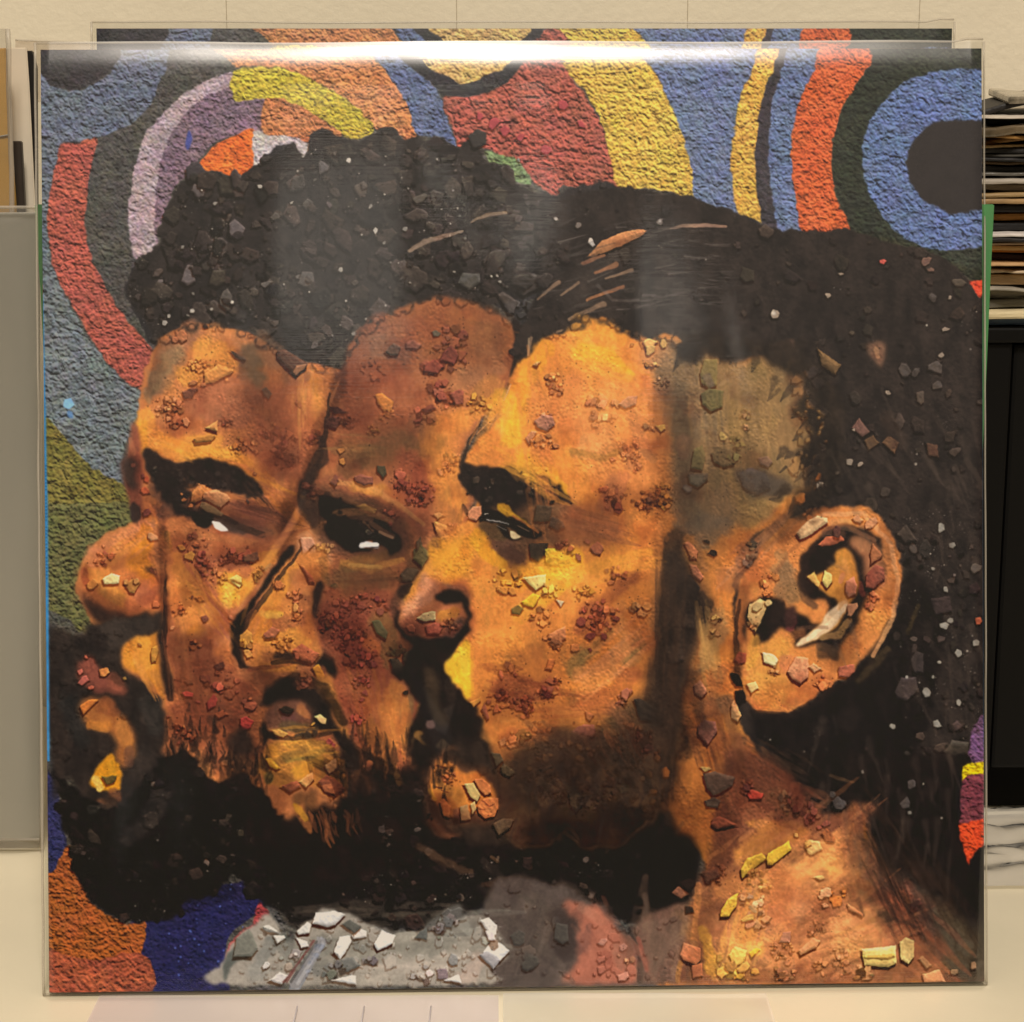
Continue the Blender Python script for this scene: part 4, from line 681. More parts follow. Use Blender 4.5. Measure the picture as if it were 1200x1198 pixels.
    B('8c6434', '290,915,26 400,930,26 470,890,24', .75); B('98603a', '560,740,36 600,850,36 640,920,30', .75); B('7c5a34', '660,940,26 600,900,20', .6); B('8f4e30', '480,1060,50 460,1150,60 520,1020,30', .85); B('b0683a', '560,960,40', .6)
    P('8a6a44', '690,420 760,385 880,410 980,480 1080,500 1200,520 1400,560 1440,640 1500,760 1400,960 1300,1060 1220,1160 1130,1240 1000,1260 900,1300 820,1200 740,1198 750,1000 720,900 740,820 690,700 660,560', 5, 2.5, tex=.12)
    B('7a5c3a', '740,560,70 730,700,60 760,800,40', .8); B('6c5436', '690,540,30 680,600,24', .6); B('a07848', '900,520,60 1050,600,80 1040,700,60', .7); B('8c6c44', '860,800,60 980,760,70', .7); B('b0684a', '800,860,36 800,920,30', .75); B('685844', '870,760,50 980,740,40 880,830,40', .7); B('a08458', '1060,760,60 1120,880,60', .7); B('7c6238', '1000,1000,60 860,1100,60', .7)
    B('5c4c38', '1150,560,40', .5); B('8c7048', '1000,560,14 1020,600,10', .5); B('c8a070', '975,600,10 1010,575,12', .5, .8)
    B('b07c4c', '700,430,60 650,460,50', .5); B('7c6a50', '790,470,40', .6)
    at(900, 300)
    P('93703f', '-80,480 0,470 60,480 130,490 160,600 170,680 250,720 265,780 240,880 200,960 170,1070 100,1100 60,1160 -20,1240 -120,1260 -200,900 -160,640', 3, 2.5, tex=.12)
    B('7c6440', '60,540,50 120,640,40 130,700,30', .7); B('a87c48', '40,750,50 90,900,50 120,1020,30', .7); B('b48a50', '20,620,40 -10,700,50', .6); B('5a4630', '160,900,30 200,1000,24 120,1100,40', .6); B('8c6444', '0,1080,60', .5)
    P('2e2621', '170,600 150,500 40,450 -60,470 -160,480 -130,420 0,400 150,390 260,420 340,500 280,620 330,700 290,780 270,860 300,920 260,980 180,1080 170,1030 230,900 262,800 255,740 200,700', 2.5, 2.5, tex=.12)
    B('5c4638', '30,430,30 100,410,30', .7); S('6b5232', '170,410 190,400 340,505 300,580 265,575 250,510 160,450', .45); B('3c3430', '200,520,40', .7); S('8a6838', '110,700 170,690 240,720 262,770 220,800 170,760 120,735', .4); K('8c6838', '200,760,46', 16); S('8c6a38', '190,810 235,815 225,880', .4); Q('a07c44', '182,662,16'); K('b8a890', '210,635,24', 10, .6, tail=False)
    for t, c in (('390,800 425,750 475,820 440,842', '6b4e40'), ('450,860 490,835 520,870 470,905', '5c452e'), ('530,870 560,835 612,870 590,918', '6a4e34'), ('740,870 790,880 800,940 750,930', '58402f')): S(c, t, .35)
    P('7c5a40', '470,410 520,390 550,430 530,515 500,480 465,440', 2, 2, op=.85); B('a07850', '505,430,14 515,470,10', .8); Q('4c433c', '640,530,36 690,540,26 770,190,30 780,520,40 790,600,30 310,800,30'); Q('8c7c68', '30,270,26 340,80,14 850,190,14 830,340,18 810,460,16 280,180,14 400,810,10 270,1020,18 320,1010,14 380,960,20 430,970,16 560,635,16 240,1070,24')
    B('d0c4ac', '25,262,12', .8, .8); B('d0c4ac', '690,968,8', .8, .8); B('d0c4ac', '740,318,6', .8, .8); S('c05848', '520,15 540,8 555,18 540,35 522,28', .3); Q('6c5444', '740,20,30 760,60,20')
    B('3a2d25', '560,760,40 600,860,50', .5, .9)
    # temple stones
    at(600, 300)
    S('7c6a3c', '880,545 900,480 960,478 960,600 920,615 885,590', .5, .7); B('5c4c44', '910,560,26 930,590,20', .7); S('5c5432', '885,640 920,615 990,625 985,700 930,725 890,690', .5, .8); Q('a88c4c', '985,840,26'); S('6b5636', '935,920 970,880 1020,900 1040,970 990,985 945,960', .5, .7); K('8c8044', '1040,940,30 1050,870,40', 16); S('6c6038', '835,990 850,900 890,880 905,930 890,1000', .5, .7); S('4c4032', '820,1015 915,1012 918,1040 870,1080 830,1060', .5, .7); Q('5c4a3c', '815,1085,26 1110,1040,50 1080,960,0.1'); S('5a4840', '1060,1010 1120,985 1190,1020 1210,1080 1150,1110 1080,1075', .4)
    K('8c6a48', '1090,740,34 1095,800,20', 9); Q('7c5c44', '1180,955,36')
    K('94724c', '700,590,40', 8, .6)
    # forehead rubble
    S('c0844c', '75,492 110,490 148,445 155,455 118,515 90,505', .5, .7); K('b47848', '200,570,50 220,620,46', 15); K('a87050', '150,770,50', 15); S('a06c50', '105,770 140,735 190,750 202,785 160,815 120,800', .5); S('a86c48', '60,850 90,815 115,820 80,878', .5); K('b07448', '140,850,50 190,875,24', 14)
    K('ac7450', '440,690,60 430,750,60', 22, 1.2); S('a87454', '500,690 540,650 585,650 580,690 530,710', .5); K('b07850', '370,670,30', 16); S('d09a54', '610,395 640,380 680,395 650,430 625,440', .5); Q('b89050', '645,435,28 710,405,24'); K('c48850', '650,500,30', 12)
    K('c08850', '640,790,40', 11); S('d8b050', '670,790 715,785 718,805 695,822', .5, .8); K('cc8450', '540,890,50 560,940,46 580,985,26', 13, 1.2); S('c87444', '455,940 470,935 484,948 465,958')
    K('84442c', '470,1110,60 480,1160,40', 24); K('94502e', '620,1130,60 650,1150,50', 15, 1.2); K('bc7c30', '700,1090,40 720,1150,40', 15)
    # --- brow, socket, eye
    at(440, 560, .2671)
    P('211814', '375,-60 372,-20 390,30 420,60 455,100 460,170 500,200 560,215 620,230 680,235 660,160 690,120 740,130 800,90 850,130 860,100 820,50 760,0 700,-30 640,-38 560,-50 480,-55', 1.5, 2.5, tex=.14)
    at(350, 380, .2671)
    P('221a16', '740,540 720,580 710,640 715,690 760,750 800,790 830,820 900,800 980,780 1040,790 1110,780 1180,800 1200,790 1160,745 1100,700 1020,660 940,635 850,632 880,650 870,680 840,650 790,640 750,620 735,590', 1.5, 2, tex=.14)
    B('2c221b', '800,430,3 750,500,5 730,570,8', .9, .5); B('a8825c', '870,390,4 820,440,4 780,480,3', .8, .5); B('c8a070', '930,260,4 900,330,3', .6); B('3a302a', '990,80,26 1000,20,26', .7); B('a8906c', '1010,60,5 1005,130,4', .7)
    P('6c4c30', '1000,790 1100,780 1190,790 1260,850 1300,900 1340,950 1200,960 1100,970 1040,960 1000,1050 930,1060 860,1010 820,950 790,890 860,800 940,830', 4, 2, tex=.1)
    B('7a5432', '1100,880,70 1250,920,50', .8); B('5a3c2c', '900,960,50 960,1020,36', .8); B('6c4a38', '980,1060,20 1060,1040,20', .5); B('8c5a38', '1380,900,40 1300,860,40', .7); B('a05c34', '1220,830,40', .5)
    P('100c0a', '800,870 800,820 840,810 880,820 920,840 980,850 1040,900 1080,920 1010,940 960,915 900,880 840,865', 1, 1.5)
    P('e0ac2c', '878,785 920,790 945,830 990,860 1030,895 960,850 890,825', .8, 1); B('b06c38', '940,840,6 1020,885,8 1050,910,6', .8)
    P('5a4428', '795,880 840,870 900,885 915,940 860,945 820,925', 1.2, 1); P('140f0d', '870,880 910,885 930,930 990,940 940,945 900,930', 1, 1); B('100c0a', '960,880,12 1040,930,8', .9); B('d8d0c4', '825,855,2.4 880,862,2.4 920,872,2', .9, .5); B('c8c0b0', '815,830,3 830,826,2', .8, .5); B('aca090', '870,880,2 910,900,2', .7, .5)
    P('f0dca0', '930,905 950,912 975,930 950,940 932,930', .4, .4); B('8c6c50', '960,880,3 1010,905,3', .6)
    S('57442e', '1030,860 1045,790 1110,795 1100,860 1060,865', .35, .5); S('54402e', '1095,880 1110,840 1160,860 1170,885 1130,900', .35, .5); S('3c3024', '1010,960 1095,955 1085,1000 1050,1040 1015,1020', .4, .7)
    S('e0bc3c', '1080,985 1100,978 1180,990 1198,1045 1150,1055 1085,1040', .45, .9); S('8c7430', '1085,1030 1120,1020 1195,1035 1190,1055 1110,1055', .3, .2)
    S('c88458', '740,820 765,795 800,795 803,830 780,858 745,850', .4, .7); S('94502f', '705,880 735,840 745,845 720,895'); S('b87c40', '775,950 795,935 805,970 785,980'); S('dcb860', '750,1020 775,1000 800,1010 815,1035 785,1055 755,1050', .45, .8); K('c8a03c', '705,1090,34', 14); S('9c5c38', '740,1080 780,1060 795,1100 770,1170 745,1120', .5)
    K('8c4c38', '1160,960,30 1180,985,24', 12)
    at(0, 0, 1)
    for t, q in (('172,530 180,526 200,540 240,537 270,545 300,565 306,580 290,580 255,572 240,570 215,590 200,585 178,565', 60), ('545,545 560,552 600,550 630,560 660,590 655,592 620,588 600,590 560,590 545,570', 110), ('375,575 395,585 430,600 465,620 470,640 440,640 410,640 395,620 380,610', 50)):
        r = poly_mask(t, 0, 1); rubble(r, q, 1.2, 6, '2a221e', .3, .8, .5, 14, accent=('463a30', '3a3028'))
    # --- nose, front man
    at(440, 560, .2671)
    P('d08836', '290,300 330,240 380,200 440,200 470,260 520,330 560,400 560,500 440,520 400,480 300,470 200,520 150,560 130,520 170,460 210,400 250,330', 1.5, 1.5)
    B('d8922c', '300,330,70 400,300,50 350,400,60', .85); B('e0a428', '450,260,40 480,320,36 560,380,24', .85); B('ca7c34', '480,400,60 480,600,60 560,560,80', .7); B('dc9a2c', '600,440,60 760,400,60 860,350,60', .85); B('e4aa30', '740,440,40 850,420,50 640,600,40', .75); B('d08434', '1000,350,80 1100,250,60', .7); B('e8b030', '880,330,40 900,380,30', .6)
    P('a85c34', '330,470 400,440 420,480 440,600 430,680 400,700 380,560', 4, 2, op=.8)
    P('c8804c', '180,500 210,420 270,440 330,480 400,520 400,600 330,640 300,690 200,690 130,670 100,640 110,590 130,540', 2, 2)
    B('cf9068', '220,460,36 250,480,36 150,590,30', .7); B('8c4c34', '150,640,40 250,680,34 360,660,30', .85); B('dc9a38', '290,600,30 350,590,26', .8)
    P('1c1411', '262,520 290,490 330,485 380,500 410,550 420,620 400,690 360,740 330,770 240,770 160,730 110,690 80,640 85,600 110,580 100,620 130,670 200,700 300,700 370,680 400,620 380,560 330,550 280,540', 1.6, 2); B('241a15', '120,500,26 150,470,14', .9)
    S('e0cf88', '182,612 205,590 262,582 265,620 210,628', .4, .7); S('b06044', '220,645 260,630 305,640 280,680 230,680', .4); Q('bc7048', '153,655,24'); K('b06c40', '330,640,40', 9)
    # philtrum, moustache, yellow cheek strip
    P('1d1511', '160,740 240,720 330,730 350,760 310,830 340,890 380,950 430,990 460,1040 480,1110 500,1200 470,1300 440,1180 400,1120 350,1000 200,1100 150,1190 130,1130 180,1000 140,880 120,830', 2, 3, tex=.15)
    P('3c2f22', '210,850 250,830 280,900 290,1000 320,1080 260,1060 230,960', 3, 2); B('2c221b', '320,900,30 330,960,20', .8)
    P('dfb030', '310,820 370,740 415,720 425,860 425,960 400,970 360,910 330,880', 1.5, 2); B('e8c43c', '380,760,24 400,850,20', .7); B('d48c34', '425,740,10 425,960,8', .5)
    B('a0602f', '620,800,60 700,760,50', .7); B('9c5430', '560,900,60 640,940,70 760,920,50', .85); B('94502e', '960,600,80 900,640,50', .75); B('c47838', '680,620,60 720,850,40', .6); B('86703c', '900,770,50 880,830,60', .75); B('cc8444', '960,900,50 900,860,40 1050,820,50 1120,700,50', .8); B('7c683c', '1100,780,50 1160,730,40', .75); B('a0582f', '1120,860,60 1000,980,60 880,990,60', .8); B('d08038', '560,1080,60 680,1060,60 780,1020,50', .8); B('c8743c', '600,1130,50 740,1120,40', .7); B('8c4e30', '1020,520,40 1120,440,40', .6); B('c88444', '1080,560,30 1060,640,40', .7)
    K('cc8838', '580,440,60', 20, 1.1); Q('c07c34', '560,490,30 600,490,26'); S('d8a42c', '640,540 690,505 720,515 705,545 690,565 650,555', .45); S('e4cc74', '640,435 700,425 748,420 745,460 700,490 670,460', .35); S('6c5428', '595,570 625,555 650,570 630,598 598,590', .5); S('c8b084', '790,530 825,540 812,560', .4); K('c89448', '760,490,40', 18); K('ac6434', '725,610,50', 16); K('b88030', '910,490,40', 14, .8); K('8c5030', '1050,420,50', 14)
    K('8a4630', '980,600,90', 15, 1.5); Q('7c3c2c', '900,630,22 940,690,26 1000,690,22 940,750,14'); S('a45c40', '940,310 970,275 1000,300 985,335', .5); Q('94543c', '970,305,36 890,345,20 930,275,16'); K('94503a', '840,300,40', 14)
    K('c08850', '1160,560,40', 24); S('c8804c', '760,680 830,650 835,700 780,735', .45); K('bc7440', '790,710,50', 22); S('c87438', '745,835 760,790 790,790 770,840'); Q('cc8040', '875,742,22')
    K('8c4634', '770,920,60', 15, 1.3); K('9c5038', '580,850,40', 20); K('94482f', '540,980,60 650,1000,60', 14, 1.2); S('a05838', '465,1010 480,985 500,1050 490,1058', .4); S('cc8a3c', '410,980 460,960 462,975 430,1000', .4); S('c88850', '540,1150 570,1130 575,1165 550,1175'); K('cc8848', '640,1150,60', 24)
    S('a05c3c', '1060,950 1120,920 1132,930 1100,970 1065,965', .5); Q('94503c', '1070,990,24'); S('9c5c44', '860,1110 910,1075 960,1080 968,1120 920,1155 870,1150', .5, .8); S('a86438', '918,1015 960,1035 940,1065 925,1055', .5)
    # mouth of the front man
    B('8c6430', '190,1120,20 220,1150,24', .8); B('a87c6c', '240,1080,24', .6); P('251b16', '200,1130 240,1100 280,1120 280,1160 240,1180 210,1160', 1.5, 1)
    at(440, 760, .2671)
    P('2f241c', '300,480 330,430 400,430 480,400 540,480 560,560 600,700 640,840 540,880 420,860 300,780 240,700 230,600', 4, 3)
    P('6a4a2c', '560,480 640,440 740,380 800,345 860,350 880,400 960,400 1000,330 1060,270 1120,220 1200,200 1260,300 1240,560 1240,800 1150,840 1050,880 900,870 760,860 600,850 560,720', 5, 3, tex=.16)
    B('5a402a', '700,640,80 820,560,80', .6); B('7c5430', '820,400,50 960,440,50 740,470,50', .7); B('8c6434', '640,680,50 900,740,60 1080,580,50', .55); B('4a3428', '740,640,50 760,740,50', .6); B('9c5c38', '1180,420,60 1040,260,40', .7); B('3c2c22', '1100,420,70 1160,600,60', .7); B('705032', '1040,720,60', .5); B('5c3c28', '640,800,60 1000,800,50', .5); B('2a2019', '1040,480,26 1080,460,26', .7)
    B('b87038', '560,440,40 600,470,20', .6); B('c07a38', '500,370,40 560,300,40', .6)
    Q('5c4a34', '570,530,34 1085,400,0.1'); S('6c5838', '550,515 575,505 615,540 585,562 555,545', .5); S('5c4c34', '505,450 545,455 565,490 530,515', .5); S('6c5438', '515,765 560,740 605,748 590,785 540,818', .5, .8); S('2c2018', '703,530 780,508 784,520 710,550', .4); K('3c2e24', '880,600,90', 26, 1.0); S('4f3d28', '850,640 880,620 925,630 910,680 880,715 858,690', .5, .8); K('3c2f24', '950,660,60 1040,600,60', 22); K('6c4c34', '980,640,80', 12)
    P('1a1310', '560,860 640,860 760,860 800,830 860,790 900,870 960,860 1060,870 1120,820 1180,780 1260,700 1320,800 1300,960 1280,1060 1200,1180 1100,1160 1000,1100 900,1040 800,1040 700,1000 600,1000 480,1000 380,960 260,960 200,860 120,800 240,780 300,840 430,880', 3.5, 3, tex=.2)
    # lips of the front man
    P('5a3a24', '225,560 250,490 300,470 360,490 410,520 470,520 530,570 570,650 560,720 500,770 420,770 320,780 270,740 225,660', 4, 2); P('cc7c34', '240,570 262,500 290,488 350,510 400,550 440,535 480,560 510,600 540,650 545,690 520,735 470,745 440,720 380,720 320,740 290,700 240,640', 1.5, 1.5); B('d48c38', '270,600,30 340,640,30 380,660,26', .7); B('8c5440', '360,720,26 400,740,16', .7); B('e0a030', '240,620,12 260,660,10', .7)
    S('d88848', '430,570 470,565 505,600 508,630 480,640 450,610', .35, .8); S('bfa864', '388,590 430,585 460,640 445,668 415,650', .4, .8); S('dc8440', '280,670 300,655 330,690 325,738 300,730', .35, .8); S('d88444', '445,690 470,655 540,650 540,700 520,735 480,742 455,720', .35, .9); S('c0a060', '415,680 435,668 442,700 425,722', .4); S('a8804c', '370,690 405,680 415,745 375,755', .3)
    for q in ('265,510,5 300,520,5', '280,540,4 300,575,5 315,590,5', '330,530,4 350,560,4', '265,605,4 290,610,5', '470,665,3 500,690,3 520,680,3', '450,700,3 480,705,3', '290,620,3 320,630,3'): B('7c3c24', q, .85, .5)
    K('c87840', '330,560,40', 9, .8)
    at(0, 0, 1)
    r = poly_mask('480,920 560,1000 640,985 720,990 780,980 815,1020 800,1050 770,1075 730,1078 700,1060 640,1035 600,1030 560,1060 480,1085 430,1060 400,960', 1, 2)
    rubble(r, 300, 2, 11, '221a16', .25, .8, .6, 130, accent=('453a32', '3c2f26'))
    at(300, 898); B('5c4430', '760,370,24 860,430,24 960,480,24 1010,490,14', .7, .9); B('6c4a34', '1060,550,14 1180,530,24', .5); B('7c5c3c', '1100,420,8 1130,440,10', .5)
    # jaw side shadow, sideburn, neck
    at(600, 600)
    P('3a2c22', '700,200 760,150 810,260 860,330 930,400 920,480 880,560 860,640 840,760 800,900 780,1000 700,1000 600,980 640,860 640,720 700,620 680,480 690,330', 6, 3, tex=.15)
    B('55402c', '730,240,40 740,300,30', .6, .9); B('2c221b', '740,440,44 760,560,44 740,680,44', .6, .9); B('6c6050', '800,40,60 960,60,70 900,120,60', .7); B('4c463c', '850,60,50', .6)
    B('a8804c', '960,500,60 920,640,50 880,720,36', .85); B('8c7040', '900,480,20 900,560,24', .7); B('bb7440', '1000,300,60 1100,330,50 1080,180,40', .75); B('b07440', '860,170,20 900,260,20', .6); B('9c6c3c', '960,740,50 900,860,50', .7); B('5a3c2c', '900,920,50 1000,900,50', .6); B('9c5c34', '880,1020,50 1000,1080,60 1090,1100,50', .7)
    S('2d241e', '770,290 830,290 880,350 860,420 800,370', .4); S('40332a', '715,630 790,610 800,690 740,708', .4); S('332a22', '565,870 600,868 650,900 650,970 600,970', .4); Q('2a2019', '940,188,24 910,135,18'); B('2a211b', '890,380,20 920,430,24 890,510,14', .8)
    S('cc7c4c', '803,140 825,133 870,180 862,215 835,215', .4, .7); S('c4764c', '828,240 860,245 895,300 880,318 845,290', .4, .6); K('c09858', '955,490,30 940,560,26', 18); S('c8885c', '850,805 880,780 915,835 885,865 855,845', .5, .7); S('c89058', '1022,900 1040,872 1070,950 1055,980 1025,960', .5, .7); S('a06850', '868,1000 900,965 950,980 958,1020 915,1090 870,1040', .55, .8); Q('a88868', '1100,230,30 1150,210,24'); K('b08050', '1140,180,60', 18, .8); K('b86c48', '1170,340,60', 18)
    K('94543c', '620,1090,50', 20); Q('9c5c44', '640,1100,24 530,850,30'); K('7c5038', '520,890,24', 10); S('5c3020', '580,1030 590,1000 598,1040 585,1060'); 
    B('2e231c', '760,100,50 770,260,50 750,420,60 720,560,50 730,760,60 740,900,50', .8, .85); B('33261e', '800,330,50 840,420,40 800,600,44', .75, .85); B('241b16', '740,980,70 800,1100,60', .8, .9); B('3c3024', '860,760,40 860,900,36 900,1000,36', .55, .9); B('4a3c2c', '980,880,40 1020,980,40 1060,1060,40', .5, .9)
    B('2a211b', '770,640,34 760,720,30', .7, .8); S('40332a', '715,630 790,610 800,690 740,708', .4); S('5a4638', '810,470 860,480 850,540 800,530', .3)
    at(0, 0, 1); P('171210', '770,985 800,975 822,1000 815,1040 795,1070 760,1085 735,1070 740,1020', 3, 3); at(600, 600)
    # --- ear
    at(900, 600)
    P('1b1512', '-100,260 -60,200 0,180 60,300 60,600 0,900 -60,800 -110,600', 5, 2, op=.7)
    P('cc8040', '-140,560 -150,420 -120,300 -60,220 -20,130 60,60 160,0 260,-22 380,-30 480,-15 550,60 600,150 622,250 620,330 590,440 540,540 480,640 420,720 380,770 320,790 250,840 180,900 80,940 0,942 -70,920 -110,850 -120,760', 1.2, 1.5)
    B('a07848', '60,280,60 60,200,30', .8); B('7c6040', '80,260,40 110,380,50 60,360,40', .8); B('d08c48', '20,100,40 100,40,30', .7); B('c47c40', '480,640,40 560,430,40 600,260,30', .6); B('d88c4c', '540,120,30 570,250,30 540,380,30', .6)
    P('1e1613', '150,260 165,190 220,130 300,70 400,60 480,90 530,140 540,240 530,380 470,500 400,600 330,680 280,650 240,620 190,625 130,620 60,540 -20,620 -100,600 -110,520 -80,420 40,400 80,440 150,480 240,520 280,470 270,400 190,400 150,330', 2, 2)
    B('8c6a4c', '300,60,14 400,80,14 500,130,10', .5); B('5c4030', '280,90,30 340,100,24', .8); P('d89c58', '278,40 340,28 400,36 380,48 300,58', 2, 1); 
    P('a06c44', '385,130 430,110 480,140 530,180 545,300 520,350 470,350 450,300 450,220 400,170', 2.5, 1.5); B('b8744c', '540,300,20 520,420,20', .8); P('c47c3c', '455,400 520,350 570,380 560,480 480,590 400,690 320,700 360,600 420,520', 2.5, 1.5); B('a84c38', '440,380,16 430,330,14', .6)
    P('c08034', '178,300 230,290 300,250 320,180 370,165 410,230 425,300 415,380 380,440 330,520 270,570 200,600 140,615 240,530 330,430 280,380 220,340', 1.5, 1.5); B('cc8c40', '350,230,30 370,300,30', .8); B('c88068', '350,290,14 340,320,12', .5)
    P('e0c090', '135,612 200,560 240,530 270,480 330,430 365,415 370,450 320,520 270,570 210,598 150,622', 1, 1); B('b88c50', '250,590,14 330,560,24 380,500,16', .8); B('5a4430', '290,640,30 240,630,20', .7)
    B('3a2c24', '150,330,20 170,400,20 220,440,20', .7); B('8c3c3c', '110,500,24 100,540,20', .7); P('3a2420', '80,460 130,440 130,520 90,540', 2, 1); B('b86c38', '150,560,30 60,600,30', .5); B('d09440', '60,620,60 -40,700,60 40,800,80', .8); B('d4923e', '-100,800,50 0,880,50', .6); B('c8784c', '100,700,50 160,720,40', .7); P('c8803c', '-100,560 -60,420 -90,340 -40,330 -60,500 -60,560 -90,660', 2, 1); B('dca040', '-60,600,30 -80,700,30', .7); B('3a2c20', '250,660,30 310,665,20', .7)
    S('d8b078', '130,95 180,40 230,10 275,25 280,45 200,100 150,125', .5, .7); S('a85c3c', '230,150 270,110 340,105 355,130 300,150 250,160', .5); Q('5c3a2e', '320,90,36'); S('e0c468', '215,270 250,262 300,290 298,320 270,360 240,350 250,320', .5, .7); S('d0a050', '178,300 215,275 240,330 235,350', .4)
    S('a0643c', '478,190 490,145 535,190 530,210 480,240', .5, .7); S('8c503a', '460,290 500,240 540,260 545,310 490,355 455,350', .5, .7); K('a86040', '490,400,30 470,440,20', 18); S('c8845c', '360,370 365,320 400,300 415,340 410,380 375,395', .45); S('c48c60', '370,430 415,420 420,440 385,490 370,480', .4); Q('d08c58', '420,30,30'); Q('c88858', '480,50,36')
    S('c8885c', '90,745 130,670 185,680 190,720 185,770 150,800 110,780', .5, .8); S('cc9460', '190,720 210,700 248,730 215,750', .5); K('b46840', '260,800,50', 22, .8); S('b86848', '330,765 330,720 400,710 405,745 375,770', .5); S('e0d090', '-30,650 20,660 45,690 30,720 -20,700', .4, .7); K('c48858', '30,740,24', 9); S('c8a868', '-100,490 -90,430 -40,400 0,420 -30,500 -60,560', .4); Q('c0a468', '-50,440,28 0,420,20'); K('d8b068', '-70,520,24', 14); S('9c4c34', '-160,690 -140,650 -105,660 -110,700 -140,708', .5); Q('1e1713', '-150,780,40 -130,860,36'); S('dcc478', '-105,800 -60,790 -45,820 -80,845', .4)
    K('b8703c', '0,320,40 0,380,20', 20)
    # dark behind the ear, hair below
    P('1d1714', '-60,960 0,952 90,955 200,905 270,850 340,800 400,770 430,700 500,640 560,560 620,420 640,300 700,300 820,500 800,800 700,1100 600,1250 400,1400 250,1440 150,1330 60,1200 0,1100 -60,1040', 3, 2.5, tex=.15)
    B('4a3c28', '420,780,20 500,700,30 560,640,20', .75, .9); B('453821', '650,560,12 700,440,16', .7, .9); B('2c2420', '250,1000,60 400,950,60', .5, .9)
    r = (np.s_[600:1010, 1050:1150], np.ones((410, 100), np.float32)); rubble(r, 90, 2, 8, '332a25', .3, .4, .4, 90, accent=('4a4038', '40362f'))
    for q, c in (('600,100 645,55 700,130 640,140', '403730'), ('590,840 620,770 690,770 700,830 650,880 600,870', '443a38'), ('665,690 690,645 725,660 725,750 680,750', '3c3432'), ('820,1120 860,1065 940,1075 930,1130 870,1150', '4a4238'), ('755,400 850,390 860,460 780,480', '382e2c')): S(c, q, .5)
    Q('8c8474', '850,505,16 970,610,20 890,660,22 770,262,12 830,360,16 820,530,24 800,700,12 770,770,10 890,890,16 790,990,24 580,1000,16 650,1130,16 860,150,20 810,70,24 740,840,26', .8, con=.5); Q('a85c3c', '985,505,20'); B('d8ccb8', '650,770,8', .8)
    r = (np.s_[860:960, 900:1100], np.ones((100, 200), np.float32)); rubble(r, 26, 2, 7, '2a231f', .3, .4, .4, 40)
    at(900, 898)
    P('7c4a30', '-200,-60 -60,-60 60,-20 120,60 170,140 240,200 330,230 400,170 480,150 515,180 500,220 450,260 430,340 500,420 600,520 650,640 720,720 800,800 1000,900 1000,1010 -420,1010 -400,760 -330,560 -280,440', 3.5, 2.5, tex=.14)
    B('9c5c38', '-150,100,80 -100,200,60 60,120,60', .8); B('6c5830', '40,130,50 100,200,40', .7); B('c8843c', '-100,400,80 0,330,60 130,320,60 -60,260,40', .85); B('c07a40', '-200,540,80 -100,560,80 100,560,90', .85); B('b47048', '100,640,120 -100,780,100 150,850,120', .85); B('cc8848', '300,450,60 260,380,50 340,320,36', .8); B('c08050', '60,500,60 200,520,60', .6); B('b8744a', '420,300,30 380,420,40', .7); B('8c5c50', '-60,500,40 60,440,30 -100,600,30', .4); B('c48a4c', '480,740,90 380,820,80', .7); B('a86848', '600,800,80 760,860,70', .8); B('a8603f', '640,560,40 740,660,50', .8)
    B('b8743c', '-330,560,20 -340,700,16 -350,860,20', .6); B('cf9a30', '-300,760,30 -260,950,40', .6); B('d09030', '-40,860,40', .5); B('b87a3a', '-340,960,40', .5)
    B('6c5244', '420,340,30 440,460,40 540,560,34', .8, .9); B('543c30', '480,420,40 600,520,50', .8, .9); B('6e5238', '440,600,30 560,720,34', .7, .9)
    P('1c1512', '515,140 520,200 470,260 460,340 520,420 600,500 680,560 780,600 860,680 950,720 1100,780 1100,-60 900,-60 500,-60', 5, 3, tex=.15); P('1f1814', '60,-60 130,20 160,100 230,190 330,220 400,160 500,140 560,-60', 3.5, 2.5)
    B('3a2a22', '560,380,40 700,500,50 800,560,36', .6, .9); B('55402c', '290,40,10 350,60,10 400,75,5', .8, .9); B('4a3424', '720,600,30 850,680,40', .6, .9); B('4c4430', '900,760,60 960,860,60', .7, .9); P('2c2620', '1000,700 1100,700 1100,1010 1010,900 960,800', 6, 3)
    Q('4c4440', '670,80,26 330,170,36 640,170,30 300,130,20'); Q('7c7468', '725,80,8 810,240,7 440,25,12 660,215,12')
    S('5a4838', '-20,40 60,90 130,130 110,180 40,140', .2, .1) if 0 else None
    K('6c4c34', '60,160,60 110,190,50', 20, .8); K('8c4a38', '150,180,60 210,240,40', 18); S('a05c34', '250,310 270,285 315,330 310,355 270,350', .5); Q('94503a', '270,265,26 237,285,14'); S('e0b83c', '-10,430 0,405 95,345 108,385 20,460 -5,460', .4, .9); S('c8a038', '-130,480 -100,430 -30,400 -10,430 -60,470 -120,520', .6, .8); K('bc8444', '-60,510,60 -30,560,40', 18); S('d0a060', '165,365 190,340 240,350 255,385 200,415 185,400', .45); Q('c89850', '130,320,14 185,360,18')
    S('d4a83c', '-225,680 -190,620 -140,590 -150,650 -185,700 -225,705', .55, .9); K('d07030', '330,600,40', 26, .9); Q('b8845c', '270,590,30 265,650,18 245,610,14'); S('c88850', '210,515 250,508 265,522 240,532', .5); S('b8744a', '370,640 450,690 440,705 375,670', .5); K('b07048', '240,740,40 200,780,20', 12); S('b07450', '138,860 210,800 242,815 225,845 150,885', .55, .8); S('94604c', '50,820 70,775 105,770 100,825', .5)
